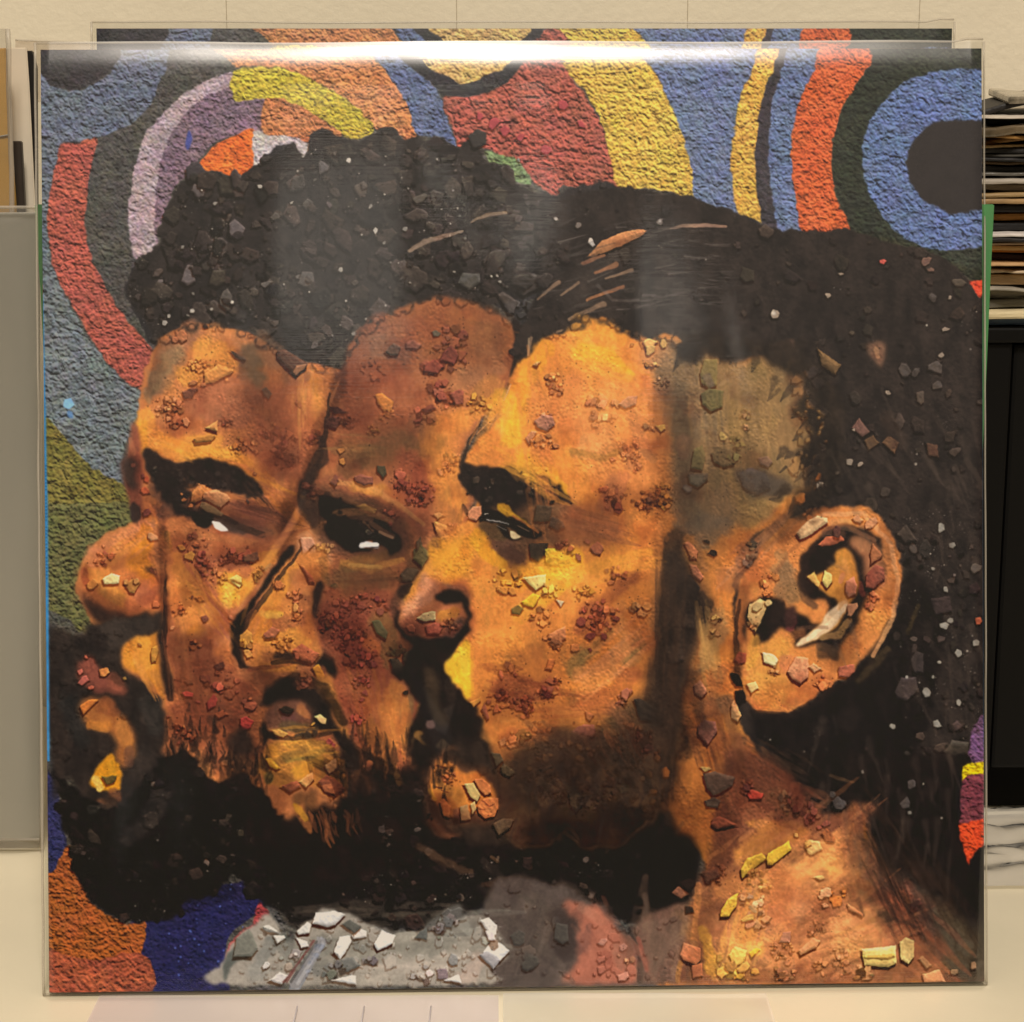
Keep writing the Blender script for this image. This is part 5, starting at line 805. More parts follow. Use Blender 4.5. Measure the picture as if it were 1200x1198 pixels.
    S('d8bc6c', '435,850 500,845 595,835 600,920 560,940 450,930', .5, .9); S('a88440', '440,885 590,875 598,890 560,905 450,900', .4, .1); S('dcc078', '615,820 640,798 685,812 682,890 655,925 620,905', .45, .9); S('a87850', '700,900 720,880 765,930 740,950', .5); K('c09c60', '440,970,50', 20); K('b0744c', '350,890,60 350,940,40', 20); K('ac6840', '250,940,40 70,960,60', 16); K('a06844', '60,860,60', 12)
    K('8c5040', '680,640,30 680,670,24', 22); S('5c3c34', '705,700 740,690 775,710 750,750 710,745', .5); Q('7a4838', '730,785,28 785,830,24 690,745,16'); K('8c5448', '720,760,60', 14, .6); S('c88458', '720,970 800,950 830,1010 730,1010'); K('a86040', '860,930,40', 10, .4)
    at(600, 898)
    S('6c5440', '890,30 950,20 1040,50 1030,90 940,135 910,100', .5, .7); S('d8543c', '1095,115 1120,105 1175,125 1165,150 1110,150', .4, .8); S('5c4838', '900,160 940,140 975,160 960,190 910,185', .5); S('a05c3c', '940,240 970,230 1048,270 960,290 930,270', .5, .9); K('94503c', '1100,90,40', 14); K('8c5438', '960,500,60', 16, .7); S('6c4430', '885,490 960,480 972,510 910,545', .5); S('7c5038', '745,590 780,555 828,595 790,618', .4); S('2a1e18', '775,540 830,520 860,545 820,585', .4)
    K('a8805c', '1130,640,70 1150,720,60', 22); Q('c09048', '1100,710,36'); S('c8784c', '785,880 800,820 880,850 880,900 860,930 800,905', .35, .8); S('b86c44', '840,930 890,920 890,980 845,990', .4); S('d4a04c', '1012,880 1040,840 1100,860 1085,910 1045,935', .45, .8); S('d4902c', '1105,870 1140,845 1160,855 1120,895', .45); K('d0a040', '1010,940,70 1100,960,50', 24, .9); S('c0a058', '880,0 920,0 930,10 900,25')
    P('332a20', '780,780 900,800 1000,760 1200,800 1200,1010 840,1010 760,900', 5, 2, op=.0)
    at(900, 898); P('4a3e2e', '700,700 790,640 860,700 930,760 1030,800 1030,1010 880,1010 800,900 720,800', 6, 3, tex=.15); B('7c4c38', '720,700,40 800,860,50', .6, .9); Q('8c6c4c', '960,930,26 870,960,20'); at(600, 898)
    # --- lower middle: shoulders and garment behind
    at(600, 898)
    P('52443a', '-100,560 0,520 80,510 180,560 230,540 320,570 350,620 440,660 500,740 540,800 580,900 590,1020 -140,1020', 3, 2, tex=.1)
    B('6c5a48', '100,640,70 160,760,80 60,860,70', .6, .9); B('3a302a', '240,720,60 250,860,50', .8, .9); B('4a3a30', '0,560,60 60,540,50', .6, .9); B('3f3a34', '80,900,40', .6, .9)
    P('a8644a', '245,640 330,640 400,665 460,720 520,790 560,850 580,920 584,1010 250,1010 300,920 310,820 300,740', 2.5, 2); B('c08060', '330,660,30 420,720,30', .6); B('6c4438', '330,840,40 350,760,30', .6, .9); B('94503c', '420,900,60', .5)
    B('241c18', '560,760,20 600,880,20 600,1000,16', .9, .6)
    P('705240', '570,760 640,690 740,650 820,640 830,720 800,840 780,900 770,1010 620,1010 610,900 590,820', 2.5, 2); B('8c6850', '640,740,24 700,900,40', .6, .9); B('4c382c', '760,760,40 780,680,30', .7, .9); B('94503c', '590,800,12 630,950,12', .8); S('33261f', '810,650 845,655 850,680 812,685', .3); B('c08030', '785,920,14 775,1000,12', .6)
    Q('b07860', '422,820,26 520,845,20'); Q('a8644c', '415,900,26 420,950,26 385,970,10'); K('c48c64', '530,890,40', 22, .7); Q('c88468', '520,980,30')
    Q('4a4238', '30,800,40 80,920,50 230,780,60'); 
    # shirt at lower left
    at(300, 898)
    SP('9c3c38', '-130,950 -100,870 -60,800 -10,760 20,740 60,750 60,690 20,640 0,680 -10,740 -60,760 -110,820 -140,900', None, .2)
    P('9c907c', '-156,1020 -150,920 -110,840 -60,770 0,745 60,685 100,750 140,830 180,850 200,760 260,720 290,675 370,672 440,700 500,720 560,760 640,790 720,780 800,760 900,730 1000,695 1090,710 1130,760 1190,860 1150,920 1100,970 1060,1020', 1.5, 2, tex=.07)
    B('6c6a5c', '120,830,50 200,900,60 350,840,50 500,850,50', .8); B('807c6c', '600,880,50 760,860,50 900,800,50 1000,740,50', .75); B('bfae96', '520,960,60 700,930,70 850,930,60 950,850,50', .8); B('c0a48c', '1040,900,50 980,980,50', .7); B('585850', '260,930,50 340,960,50', .7); B('d0c4a8', '640,800,20 740,790,16 620,830,20', .7); B('66665c', '80,820,40 20,900,40', .6); B('8c8a7c', '10,960,60', .5); P('5c5c50', '-156,1000 -140,900 -90,850 -20,840 0,860 -30,900 -100,920 -140,1000', 1.2, 1.5); S('74705f', '-105,890 -90,800 -30,760 10,850 -20,890', .35)
    P('5c564c', '780,740 860,690 920,640 960,650 975,700 900,730 820,760', 2.5, 2); K('6a665a', '900,740,50 850,760,50', 24); S('5c5a50', '745,800 770,770 800,750 800,810', .3)
    S('d8d0c0', '262,735 280,685 370,672 420,690 370,740 330,750', .4, .8); S('d4ccb8', '188,770 240,725 260,740 250,780 200,788', .4, .8); S('d8d0c0', '188,800 240,820 245,840 210,850', .4, .8); S('ded6c4', '362,870 390,795 440,790 455,830 420,870 400,910', .4, .8); S('e0dccc', '550,830 590,765 650,790 640,830 570,860', .4, .9); S('d8ccb8', '445,790 490,760 520,770 515,795 460,808', .4); S('5c584c', '400,735 440,715 490,750 460,780', .3); S('706c60', '395,900 450,890 490,930 430,960 390,950', .4); K('5a584e', '350,960,60 520,910,40', 22)
    S('ded6c8', '1060,870 1100,815 1145,825 1190,860 1140,910', .35, .7); S('9c948c', '1045,880 1090,860 1140,905 1110,950', .4); S('d4c8b4', '1050,720 1090,705 1130,740 1120,820 1080,770', .4); K('d0c4b0', '1100,800,40', 24, .7); Q('8a8478', '920,905,30'); Q('84706c', '870,970,34'); S('dcd4c8', '880,1000 950,970 960,1015', .3); K('a89c90', '780,980,60', 16, .7); S('ccc0b0', '60,1000 110,960 150,980 120,1020', .4); S('dcd4c4', '360,1000 450,975 468,980 468,1020', .35); K('c4b8a4', '150,900,46', 26, .7); Q('c8beac', '48,930,24'); S('b8b09c', '-10,760 60,740 140,800 110,830 50,770', .4, .4); S('d0c8b4', '80,790 130,790 140,800 100,830', .4)
    B('6c3c34', '275,815,5 130,1010,6', .8, .5); B('7c7c7c', '310,820,22 180,1040,26', 1, .25, warp=.1, streak=0); B('9c9ca0', '318,826,7 192,1040,8', .8, .6, warp=.1); B('55555a', '296,815,5 160,1030,6', .7, .6, warp=.1); P('a8a4a0', '285,800 310,800 335,825 325,835 300,825', .5, .3)
    # right edge strip of plaster
    at(0, 0, 1)
    SP('664660', '1175,828 1150,838 1140,850 1137,865 1136,880 1140,894 1175,894', '7c5470', .26, sp=False)
    SP('d8b414', '1127,898 1140,893 1175,890 1175,906 1140,908 1127,914', None, .26, sp=False); SP('6c3438', '1127,913 1140,908 1175,905 1175,958 1140,962 1125,968', '7c3c40', .22, sp=False); SP('cf4420', '1125,967 1140,961 1175,956 1175,990 1148,994 1135,1014 1130,1000 1126,985', 'b83c28', .26, sp=False)
    P('1a1411', '1175,990 1148,994 1135,1014 1140,1050 1175,1060', 1, 1)
LAB = np.zeros((H, CW), np.uint8)
def art_labels():
    """which printed figure each spot of the cover belongs to"""
    at(0, 0, 1)
    for k, t in ((1, '182,402 150,345 166,300 188,262 220,208 300,194 362,160 452,147 568,175 640,240 640,330 560,360 470,360 404,432 372,520 350,590 290,690 275,760 310,810 330,900 360,1000 470,1085 350,1088 300,1050 190,1078 130,1070 90,1030 66,920 62,740 105,735 96,690 110,640 157,612 148,560 160,500'),
                 (2, '404,432 410,405 430,385 470,360 560,355 605,372 618,400 585,480 545,550 560,600 470,700 480,780 520,900 600,1000 560,1060 480,1086 400,1040 330,960 305,860 275,770 290,700 350,610 372,520'),
                 (3, '604,400 628,348 645,300 640,240 740,219 836,240 905,266 1000,269 1112,304 1175,380 1175,830 1127,900 1126,985 1175,1180 790,1180 800,1080 735,1080 640,1035 580,1020 500,960 500,900 530,860 470,760 465,700 540,640 545,550 590,470')):
        r = poly_mask(t, 0, .2)
        if r is not None: LAB[r[0]][r[1] > .5] = k
def art_finish():
    global C
    art_labels()
    keep = C.copy(); art_refine(); at(0, 0, 1)
    chip = blur(np.clip(CHIP, 0, 1), .6)[..., None]; C = C * (1 - chip) + keep * chip
    mx, mn = C.max(2), C.min(2); skin = blur(((LAB > 0) & (C[..., 0] - C[..., 2] > .14) & (C[..., 0] > .3)).astype(np.float32), 1.5)
    dark = blur(((LAB > 0) & (mx < .3)).astype(np.float32), 1.5)
    m1 = value_noise(26, 201, 4); m2 = value_noise(48, 202, 4, 1.4, .8); m3 = value_noise(16, 203, 4, .7, 1.6); br = value_noise(5, 204, 3, .8, 2.6)
    red = np.clip(m1 * 1.5 + m2 * 1.2 - .12, 0, 1) * skin * .6; pale = np.clip(-m2 * 1.6 + m3 * .8 - .18, 0, 1) * skin * .6; oliv = np.clip(m3 * 1.6 - m1 * .9 - .3, 0, 1) * skin * .5
    C = C * (1 - red[..., None] * np.array([.22, .36, .38], np.float32)) * (1 - oliv[..., None] * np.array([.30, .24, .16], np.float32))
    C = C + pale[..., None] * np.array([.07, .055, .0], np.float32)
    C = C * (1 + skin * (.07 * br + .06 * m3) + dark * .3 * m3)[..., None]
    # sandy grain of the crumbled plaster, in patches
    g = value_noise(2.6, 205, 2) + .6 * NF; e = emboss(blur(g, .5)); pt = np.clip(value_noise(30, 206, 3) * 2.2 + .35, .12, 1)
    C = C * (1 + np.clip(e * pt * skin * .30, -.4, .25))[..., None]
    C = C * (1 + .18 * dark * emboss(NX1 * 2 + NF))[..., None]
    for i in range(1500):
        x, y = rng.randint(60, 1150), rng.randint(380, 1150)
        if skin[y, x] > .8 and pt[y, x] > .3: dot(x, y, .3 + .7 * rng.rand() ** 2, C[y, x] * (.35 if rng.rand() < .75 else 1.3), .7)
    lum = C.mean(2, keepdims=True); C = C * (1 - skin[..., None] * np.array([.0, .035, .04], np.float32)); C = C * (1 - dark[..., None] * np.array([.06, .12, .2], np.float32))
    b1 = blur(C, 1.0); C = np.clip(C + (.5 + .5 * skin[..., None]) * (C - b1), 0, 1)
    # broad light and shade of the three painted heads
    global SKIN
    SKIN = np.clip(skin * 1.1 + .15, 0, 1)
    for a, t in ((.35, '180,400,20 172,450,16'), (.3, '300,415,34 322,470,34'), (.28, '290,490,36 330,525,26'), (.4, '190,588,20 250,602,18 330,606,22'), (.3, '215,640,22 226,700,14'), (.38, '228,760,32 240,830,42 215,850,30'), (.42, '305,800,28 292,880,34 320,930,26'),
                 (.45, '112,700,14 170,726,18'), (.35, '97,670,10'), (.5, '191,620,6 193,745,6'), (.4, '345,590,18 335,640,14'), (.3, '260,650,16 310,640,16'), (.3, '160,600,10 155,540,12'), (.3, '130,660,10 185,650,10'),
                 (.24, '440,400,40 560,385,50'), (.3, '410,460,36 430,520,42 490,520,34'), (.5, '402,440,9 378,500,11 356,575,12'), (.45, '380,605,24 440,600,20 480,625,24'), (.36, '400,680,30 470,670,30'), (.34, '400,730,34 440,790,40 470,740,24'), (.3, '430,860,26'), (.6, '395,900,20 450,950,44 520,960,30'), (.35, '372,690,12 378,740,12'), (.4, '320,785,24 370,790,16'), (.3, '345,560,10 330,650,8'), (.3, '300,560,20 330,540,18'), (.25, '590,395,14 600,430,10'), (.4, '515,690,12 470,760,12'),
                 (.35, '590,600,30 640,630,30 600,655,18'), (.35, '780,470,24 790,560,28 785,640,20'), (.3, '850,560,50 830,620,44 900,620,30'), (.5, '968,520,20 955,580,26 920,620,20'), (.3, '745,700,30 765,770,30'), (.3, '700,590,24 760,590,20'), (.3, '700,640,30'), (.25, '610,780,34 700,760,30'), (.28, '580,820,26 650,830,26'),
                 (.4, '600,900,40 680,900,60'), (.5, '700,930,60 640,950,60'), (.6, '760,880,46 770,960,50'), (.72, '640,985,34 740,985,40'), (.5, '790,790,26 800,850,30'), (.3, '830,850,22 850,910,40'), (.42, '835,950,36 825,1010,26'), (.35, '890,900,36 930,950,30'), (.3, '500,745,26'), (.35, '545,700,12 530,740,10'), (.3, '820,700,14 850,760,12'), (.4, '868,690,9 862,780,9'), (.35, '1000,700,20 980,760,20'), (.25, '1040,620,10 1046,700,10'), (.35, '1010,980,26 1030,1040,34 1080,1100,30'), (.3, '830,1060,12 812,1140,12'), (.25, '900,1000,30')):
        T(a * .82, t, streak=.12)
    for a, t in ((.07, '245,420,20 262,432,18'), (.07, '175,490,18 200,520,16 270,522,16'), (.06, '150,650,22 130,680,16'), (.07, '270,684,20'), (.06, '205,690,12 222,740,14'), (.06, '312,690,12 330,720,14'), (.07, '330,880,22 360,870,20'), (.06, '155,770,14'), (.06, '350,460,12 372,470,10'),
                 (.05, '540,470,24 530,560,24'), (.05, '450,840,18 480,880,18'), (.06, '410,580,14 450,586,12'), (.08, '680,410,34 720,450,30'), (.07, '610,470,30 600,520,22'), (.07, '680,540,26'), (.06, '560,700,30 600,760,30'), (.08, '650,690,44 700,650,30'), (.06, '600,860,30 560,850,16'), (.06, '700,500,36'),
                 (.07, '500,640,16 480,700,14'), (.12, '850,1100,60 960,1060,70'), (.12, '900,1140,60 1060,1130,50'), (.07, '900,1030,40 990,1020,40'), (.06, '1000,1000,26 880,1010,30'), (.05, '900,620,18 930,605,16'), (.05, '1020,760,14 1040,690,10'), (.05, '890,790,24'), (.05, '545,930,20'), (.05, '850,1120,26')):
        T(-a, t, streak=.4)
    # swept hair over the nearest head and soft warm strands at its back
    for i in range(150):
        x, y = 625 + 210 * rng.rand(), 262 + 105 * rng.rand()
        if LAB[int(y), int(x)] == 3 and C[int(y), int(x)].max() < .4:
            sf = .5 + .55 * rng.rand(); SW = (112, 98, 84); l = 10 + 26 * rng.rand(); a = -.55 + .35 * rng.rand() + (x - 625) / 500
            B('%02x%02x%02x' % tuple(int(q * sf) for q in SW), '%g,%g,%g %g,%g,%g' % (x, y, .5 + 1.3 * rng.rand(), x + l * math.cos(a), y + l * math.sin(a), .4), .25 + .4 * rng.rand(), .8)
    for i in range(150):
        a = 6.283 * rng.rand(); x, y = 960 + 190 * rng.rand(), 420 + 640 * rng.rand()
        if LAB[int(y), int(min(x, 1149))] == 3 and C[int(y), int(min(x, 1149))].max() < .32:
            a = 1.25 + .5 * rng.randn() * .4 + (y - 700) / 900; l = 20 + 50 * rng.rand()
            B('5c4a3a' if rng.rand() < .5 else '4a3a2e', '%g,%g,%g %g,%g,%g' % (x, y, 2 + 5 * rng.rand(), x + l * math.cos(a), y + l * math.sin(a), 1), .12 + .2 * rng.rand(), .95)
    for i in range(90):       # wisps at the nape, beard fading into the cheek
        x, y = (1000 + 90 * rng.rand(), 940 + 140 * rng.rand()) if i % 2 else (600 + 200 * rng.rand(), 870 + 100 * rng.rand()); a = (1.0 if i % 2 else 1.7) + .3 * rng.randn(); l = 20 + 30 * rng.rand()
        B('2a1e17', '%g,%g,%g %g,%g,%g' % (x, y, 1.5 + 4 * rng.rand(), x + l * math.cos(a), y + l * math.sin(a), 1), .2 + .25 * rng.rand(), .95)
    # spine colour folded round the left edge of the cover, with its line of fine print
    at(0, 0, 1)
    P('3c7ea8', '48.5,345 51.5,345 57,600 59,892 54,892 52,600', .5, .15, sp=False); 
    for i in range(34):
        y = 545 + i * 4.0
        if i % 9 != 8: dot(52.6 + (y - 345) * .0075, y, .75 + .25 * rng.rand(), hexc('15384e'), .75)
    g = value_noise(2, 99, 1)
    C = np.clip(C * (1 + .05 * g + .03 * NM)[..., None], 0, 1)
PRINT_GAIN = (1.28, 1.44, 1.86); PRINT_LIFT = (.012, .009, .0065)
# ============================================================ the place
from mathutils import noise as mn
WALLY = .30
M_wall = mat('cream_painted_plaster', 'e6dcc2', .75, .25, .02, 9, .35, 230)
M_gap = mat('wall_joint', 'c8b898', .9, .1)
wall = empty('wall', (0, WALLY, 0)); tag(wall, kind='structure')
xs = [W(v, 5, WALLY).x for v in (-277, -6, 265, 535, 806, 1078, 1349, 1620)]
for a, b in zip(xs[:-1], xs[1:]):
    p = bevel_box('wall_panel', a + .00008, b - .00008, 0, .0007, -.3, .75, M_wall, wall, .0002, 1)
bk = bevel_box('wall_backing', xs[0], xs[-1], .0009, .02, -.3, .75, M_gap, wall, 0)
M_desk = mat('cream_laminate', 'ddd3b8', .28, .5, .015, 14, .06, 500)
desk = bevel_box('desk_top', -.75, .75, -.42, WALLY - .002, -.025, -.0006, M_desk, None, .003, 3); tag(desk, kind='structure')

# ---------------------------------------------------------------- the printed cover, drawn once and shared by both copies
art_background(); art_heads(); art_finish()
RES = 1152; S_ = .315
def homography(src, dst):
    A = []
    for (x, y), (u, v) in zip(src, dst): A += [[x, y, 1, 0, 0, 0, -u * x, -u * y, -u], [0, 0, 0, x, y, 1, -v * x, -v * y, -v]]
    return np.linalg.svd(np.array(A, float))[2][-1].reshape(3, 3)
Hm = homography([(0, 0), (1, 0), (1, 1), (0, 1)], [(48, 57), (1150, 55), (1153, 1150), (58, 1163)])   # cover square -> where it was drawn
vv, uu = np.mgrid[0:RES, 0:RES].astype(np.float64); uu = (uu + .5) / RES; vv = (vv + .5) / RES
ww = Hm[2, 0] * uu + Hm[2, 1] * vv + Hm[2, 2]; sx = (Hm[0, 0] * uu + Hm[0, 1] * vv + Hm[0, 2]) / ww; sy = (Hm[1, 0] * uu + Hm[1, 1] * vv + Hm[1, 2]) / ww
ix = np.clip(sx.astype(int), 0, 1198); iy = np.clip(sy.astype(int), 0, 1198); fx = (sx - ix)[..., None]; fy = (sy - iy)[..., None]
R_ = (C[iy, ix] * (1 - fx) + C[iy, ix + 1] * fx) * (1 - fy) + (C[iy + 1, ix] * (1 - fx) + C[iy + 1, ix + 1] * fx) * fy
L_ = LAB[iy, ix]
INK = np.array(PRINT_GAIN, np.float32)                      # ink strength of the print per channel
Rl = np.where(R_ > .04045, ((R_ + .055) / 1.055) ** 2.4, R_ / 12.92) * INK - np.array(PRINT_LIFT, np.float32)
Rl = np.clip(Rl, .0015, .86); Rs = np.where(Rl > .0031308, 1.055 * Rl ** (1 / 2.4) - .055, Rl * 12.92)
img = bpy.data.images.new('cover_print', RES, RES); buf = np.ones((RES, RES, 4), np.float32); buf[..., :3] = Rs[::-1]; img.pixels.foreach_set(buf.ravel()); img.update(); img.pack()
M_print = bpy.data.materials.new('glossy_cover_print'); M_print.use_nodes = True; t = M_print.node_tree; b = t.nodes['Principled BSDF']; b.inputs['Roughness'].default_value = .5; b.inputs['Specular IOR Level'].default_value = .12
it = N(t, 'ShaderNodeTexImage'); it.image = img; it.interpolation = 'Linear'; t.links.new(it.outputs[0], b.inputs['Base Color'])
pn = N(t, 'ShaderNodeTexNoise', Scale=900.0, Detail=2.0); tcn = N(t, 'ShaderNodeTexCoord'); t.links.new(tcn.outputs['Object'], pn.inputs['Vector']); pb = N(t, 'ShaderNodeBump', Strength=.15, Distance=.0002); t.links.new(pn.outputs['Fac'], pb.inputs['Height']); t.links.new(pb.outputs[0], b.inputs['Normal'])
M_card = mat('cover_board', '4a4038', .7, .3, .03, 60); M_spine = mat('blue_spine', '3c7ea8', .5, .4)
M_film = film('clear_sleeve_film', haze=.006, wav=.2, rough=.06, roll=.27)
M_edge = film('welded_film_edge', tint=(.90, .88, .83), rough=.3, wav=.3, wscale=60, haze=.34, hazecol=(.66, .61, .52), scratch=False, gain=.45, stretch=(1, 1, 1))
def print_part(name, k, G, root, label=None):
    """the cells of the cover's front sheet that carry figure k; together the parts tile the front exactly"""
    idx = np.argwhere(G == k); g = G.shape[0]; vid = {}; vs = []; fs = []; uv = []
    def vert(i, j):
        if (i, j) not in vid:
            u, v = i / g, j / g; vid[i, j] = len(vs)
            bow = .0006 * math.sin(math.pi * u) * math.sin(math.pi * v)
            vs.append(((u - .5) * S_, -bow, (1 - v) * S_))
        return vid[i, j]
    for j, i in idx:
        fs.append((vert(i, j), vert(i, j + 1), vert(i + 1, j + 1), vert(i + 1, j)))
    o = mesh(name, vs, fs, M_print, root); l = o.data.uv_layers.new(name='uv'); co = np.array(vs); vi = np.empty(len(o.data.loops), int); o.data.loops.foreach_get('vertex_index', vi)
    q = np.stack([co[vi, 0] / S_ + .5, co[vi, 2] / S_], 1).astype(np.float32); l.data.foreach_set('uv', q.ravel())
    if label: o['label'] = label
    return o
G = L_[RES // 288 // 2::RES // 288, RES // 288 // 2::RES // 288][:288, :288]
root = empty('record_cover', (.00242861, .69141113 - .69, .00014 + .0012), (-.22962437, -.00039240, .02537423))
tag(root, 'front record cover in a clear sleeve, three painted men in profile', 'record cover', 'copies of the record with three painted profiles')
print_part('printed_mural', 0, G, root, 'printed bands of blue, red, yellow, orange and green plaster')
print_part('printed_portrait', 1, G, root, 'printed left profile with afro, broad nose and beard')
print_part('printed_portrait', 2, G, root, 'printed middle profile, mostly hidden between the other two')
print_part('printed_portrait', 3, G, root, 'printed right profile with large ear, nearest of the three')
bevel_box('cover_board', -S_ / 2, S_ / 2, .00025, .0042, .0002, S_ - .0002, M_card, root, .0006, 2)
x0, x1, zt, zb = -S_ / 2 - .0021, S_ / 2 + .0012, S_ + .0026, -.0012
roll_h = .0021
def front_film(u, v):
    z = (1 - v) * (zt - zb); top = max(0, 1 - (v * (zt - zb)) / .0112); k = top * top * (3 - 2 * top) if top < 1 else 1
    ex = min(u, 1 - u) * (x1 - x0); s = max(0, 1 - ex / .0022)
    y = -.0022 + roll_h * (top ** 2.0) * (1 + .12 * mn.noise(Vector((u * 4, 0, 6)))) + .0036 * s * s
    y += .00022 * mn.noise(Vector((u * 5, v * 3, 1.3))) + .00012 * mn.noise(Vector((u * 14, v * 5, 4.1)))
    y -= .0003 * math.exp(-((v * (zt - zb) - .013) / .006) ** 2) * (1 + .9 * mn.noise(Vector((u * 7, 0, 2))))
    dz = .0007 * mn.noise(Vector((u * 6, 3.7, 0))) * top
    if u > .985: dz += .0012 * (u - .985) / .015 * top
    return Vector((0, y, dz))
sleeve = sheet('plastic_sleeve', [(x0, 0, zt), (x1, 0, zt), (x1, 0, zb), (x0, 0, zb)], 120, 260, M_film, root, front_film)
back = sheet('sleeve_back', [(x0, .0062, zt), (x1, .0062, zt), (x1, .0062, zb), (x0, .0062, zb)], 40, 60, M_film, root, lambda u, v: Vector((0, -.0036 * max(0, 1 - v * .32 / .006) ** 2 + .0003 * mn.noise(Vector((u * 5, v * 4, 8))), 0)))
def edge(path, r, name='sleeve_seam'): return tube(name, path, r, M_edge, root)
n = 60
edge([(x0 + .0007 * mn.noise(Vector((0, 0, i * .2))), .0016, zt + (zb - zt) * i / n) for i in range(n + 1)], .0005)
edge([(x1 + .0002 * mn.noise(Vector((0, 3, i * .2))), .0016, zt + (zb - zt) * i / n) for i in range(n + 1)], .00035)
edge([(x0 + (x1 - x0) * i / n, .0026, zt + .0007 * mn.noise(Vector((i / n * 6, 3.7, 0))) + (.0011 if i > 58 else 0)) for i in range(n + 1)], .00035)
edge([(x0 + (x1 - x0) * i / n, .0016, zb + .0002) for i in range(n + 1)], .0005)
# ---------------------------------------------------------------- second copy, behind and leaning less
def copy_tree(o, parent=None):
    c = o.copy(); COL.objects.link(c); c.parent = parent
    for ch in list(o.children): copy_tree(ch, c)
    return c
r2 = copy_tree(root); r2.location = (.0045, .1020, .0012); r2.rotation_euler = (-math.radians(9), 0, 0)
old = [c for c in r2.children if c.name.startswith('plastic_sleeve')][0]; bpy.data.objects.remove(old)
roll_h = .0006; sheet('plastic_sleeve', [(x0, 0, zt), (x1, 0, zt), (x1, 0, zb), (x0, 0, zb)], 80, 120, M_film, r2, front_film)
r2['label'] = 'second copy of the record cover, only its top strip showing above the front copy'
# ---------------------------------------------------------------- green card between the two copies
M_green = mat('green_card', '4f8a54', .55, .4, .06, 120, .1, 300, stretch=(1, 1, .08))
g = board('green_divider_card', [(35, 243), (1171, 243), (1166, 330), (1160, 450), (1154, 560), (1147, 1120), (70, 1120), (55, 640), (50, 480), (42, 340)], .058, M_green, None, .0015, .03, .0003)
tag(g, 'tall green card standing behind the front record cover, its sides showing at left and right', 'card divider')
M_greenedge = mat('green_card_edge', '9cc08c', .6, .3)
# ---------------------------------------------------------------- left: records in sleeves
M_yel = mat('ochre_card', 'd8ac54', .6, .3, .05, 40, .1, 200); M_white = mat('white_paper', 'd8cdb8', .7, .3, .03, 30); M_black = mat('black_board', '1a1613', .5, .4); M_greyp = mat('grey_record_sleeve', 'b4b2a8', .5, .4, .08, 8, col2='96958c', stretch=(1, 1, .3))
ye = board('ochre_record', [(-190, 62), (6, 57), (10, 140), (17, 241), (24, 430), (26, 984), (-190, 984)], .150, M_yel, None, .004); tag(ye, 'ochre yellow record cover at the far left edge, behind the milky sleeve', 'record cover')
y2 = W(0, 240, .150); tube('crease', [W(-40, 163, .1495), W(0, 160, .1495), W(11, 158, .1495)], .0003, M_greyp, ye)
wh = board('white_inner_sleeve', [(-150, 57), (31, 56), (34, 100), (41, 241), (41, 982), (-150, 982)], .166, M_white, None, .0015); tag(wh, 'white paper record sleeve standing between the ochre and the black covers', 'record sleeve')
bd = board('black_record', [(-150, 60), (37, 60), (42, 80), (43, 241), (44, 978), (-150, 978)], .170, M_black, None, .004); tag(bd, 'black record cover showing as a thin dark strip beside the front cover', 'record cover')
db = board('dark_record', [(-150, 166), (25, 166), (29, 241), (30, 986), (-150, 986)], .156, mat('dark_brown_card', '3a322b', .5, .4), None, .003); tag(db, 'shorter dark brown record between the ochre cover and white sleeve', 'record')
M_milk = film('milky_film', tint=(.86, .84, .80), rough=.22, wav=.6, wscale=9, haze=.12, hazecol=(.55, .52, .46), scratch=False, gain=2.0)
fl = sheet('clear_outer_sleeve', [W(-190, 28, .146), W(9, 34, .146), W(33, 984, .146), W(-190, 984, .146)], 30, 60, M_milk, None, lambda u, v: Vector((.0012 * mn.noise(Vector((0, v * 6, 3))) * u, -.003 + .004 * mn.noise(Vector((u * 3, v * 5, 0))) * .5 + .003 * (u ** 6), 0))); tag(fl, 'crumpled grey-tinted plastic sleeve around the ochre record at far left', 'plastic sleeve')
tube('sleeve_seam', [W(9 + 24 * i / 40 + 1.2 * mn.noise(Vector((i * .5, 0, 0))), 34 + 950 * i / 40, .1465) for i in range(41)], .0011, M_edge, fl)
gr = empty('grey_record', (0, 0, 0)); tag(gr, 'lower grey record in a milky plastic sleeve, standing before the ochre one', 'record')
board('record_jacket', [(-190, 252), (44, 250), (46, 600), (47, 985), (-190, 985)], .1235, M_greyp, gr, .004)
gf = sheet('outer_sleeve', [W(-190, 243, .121), W(49, 243, .121), W(47, 994, .121), W(-190, 994, .121)], 40, 80, film('grey_outer_film', tint=(.86, .85, .82), rough=.25, wav=.5, wscale=6, haze=.18, hazecol=(.55, .52, .46), scratch=False, gain=2.4, stretch=(1, 1, .25)), gr, lambda u, v: Vector((0, .0012 * mn.noise(Vector((u * 4, v * 2, 6))) + .002 * (u ** 8) - .001, 0)))
tube('sleeve_hem', [W(-190, 986, .1205), W(46, 984, .1205)], .0006, M_edge, gr); tube('sleeve_hem', [W(48.5, 243 + 751 * i / 20, .121) for i in range(21)], .0007, M_edge, gr); tube('sleeve_hem', [W(-190 + 239 * i / 20, 243, .121) for i in range(21)], .0006, M_edge, gr)
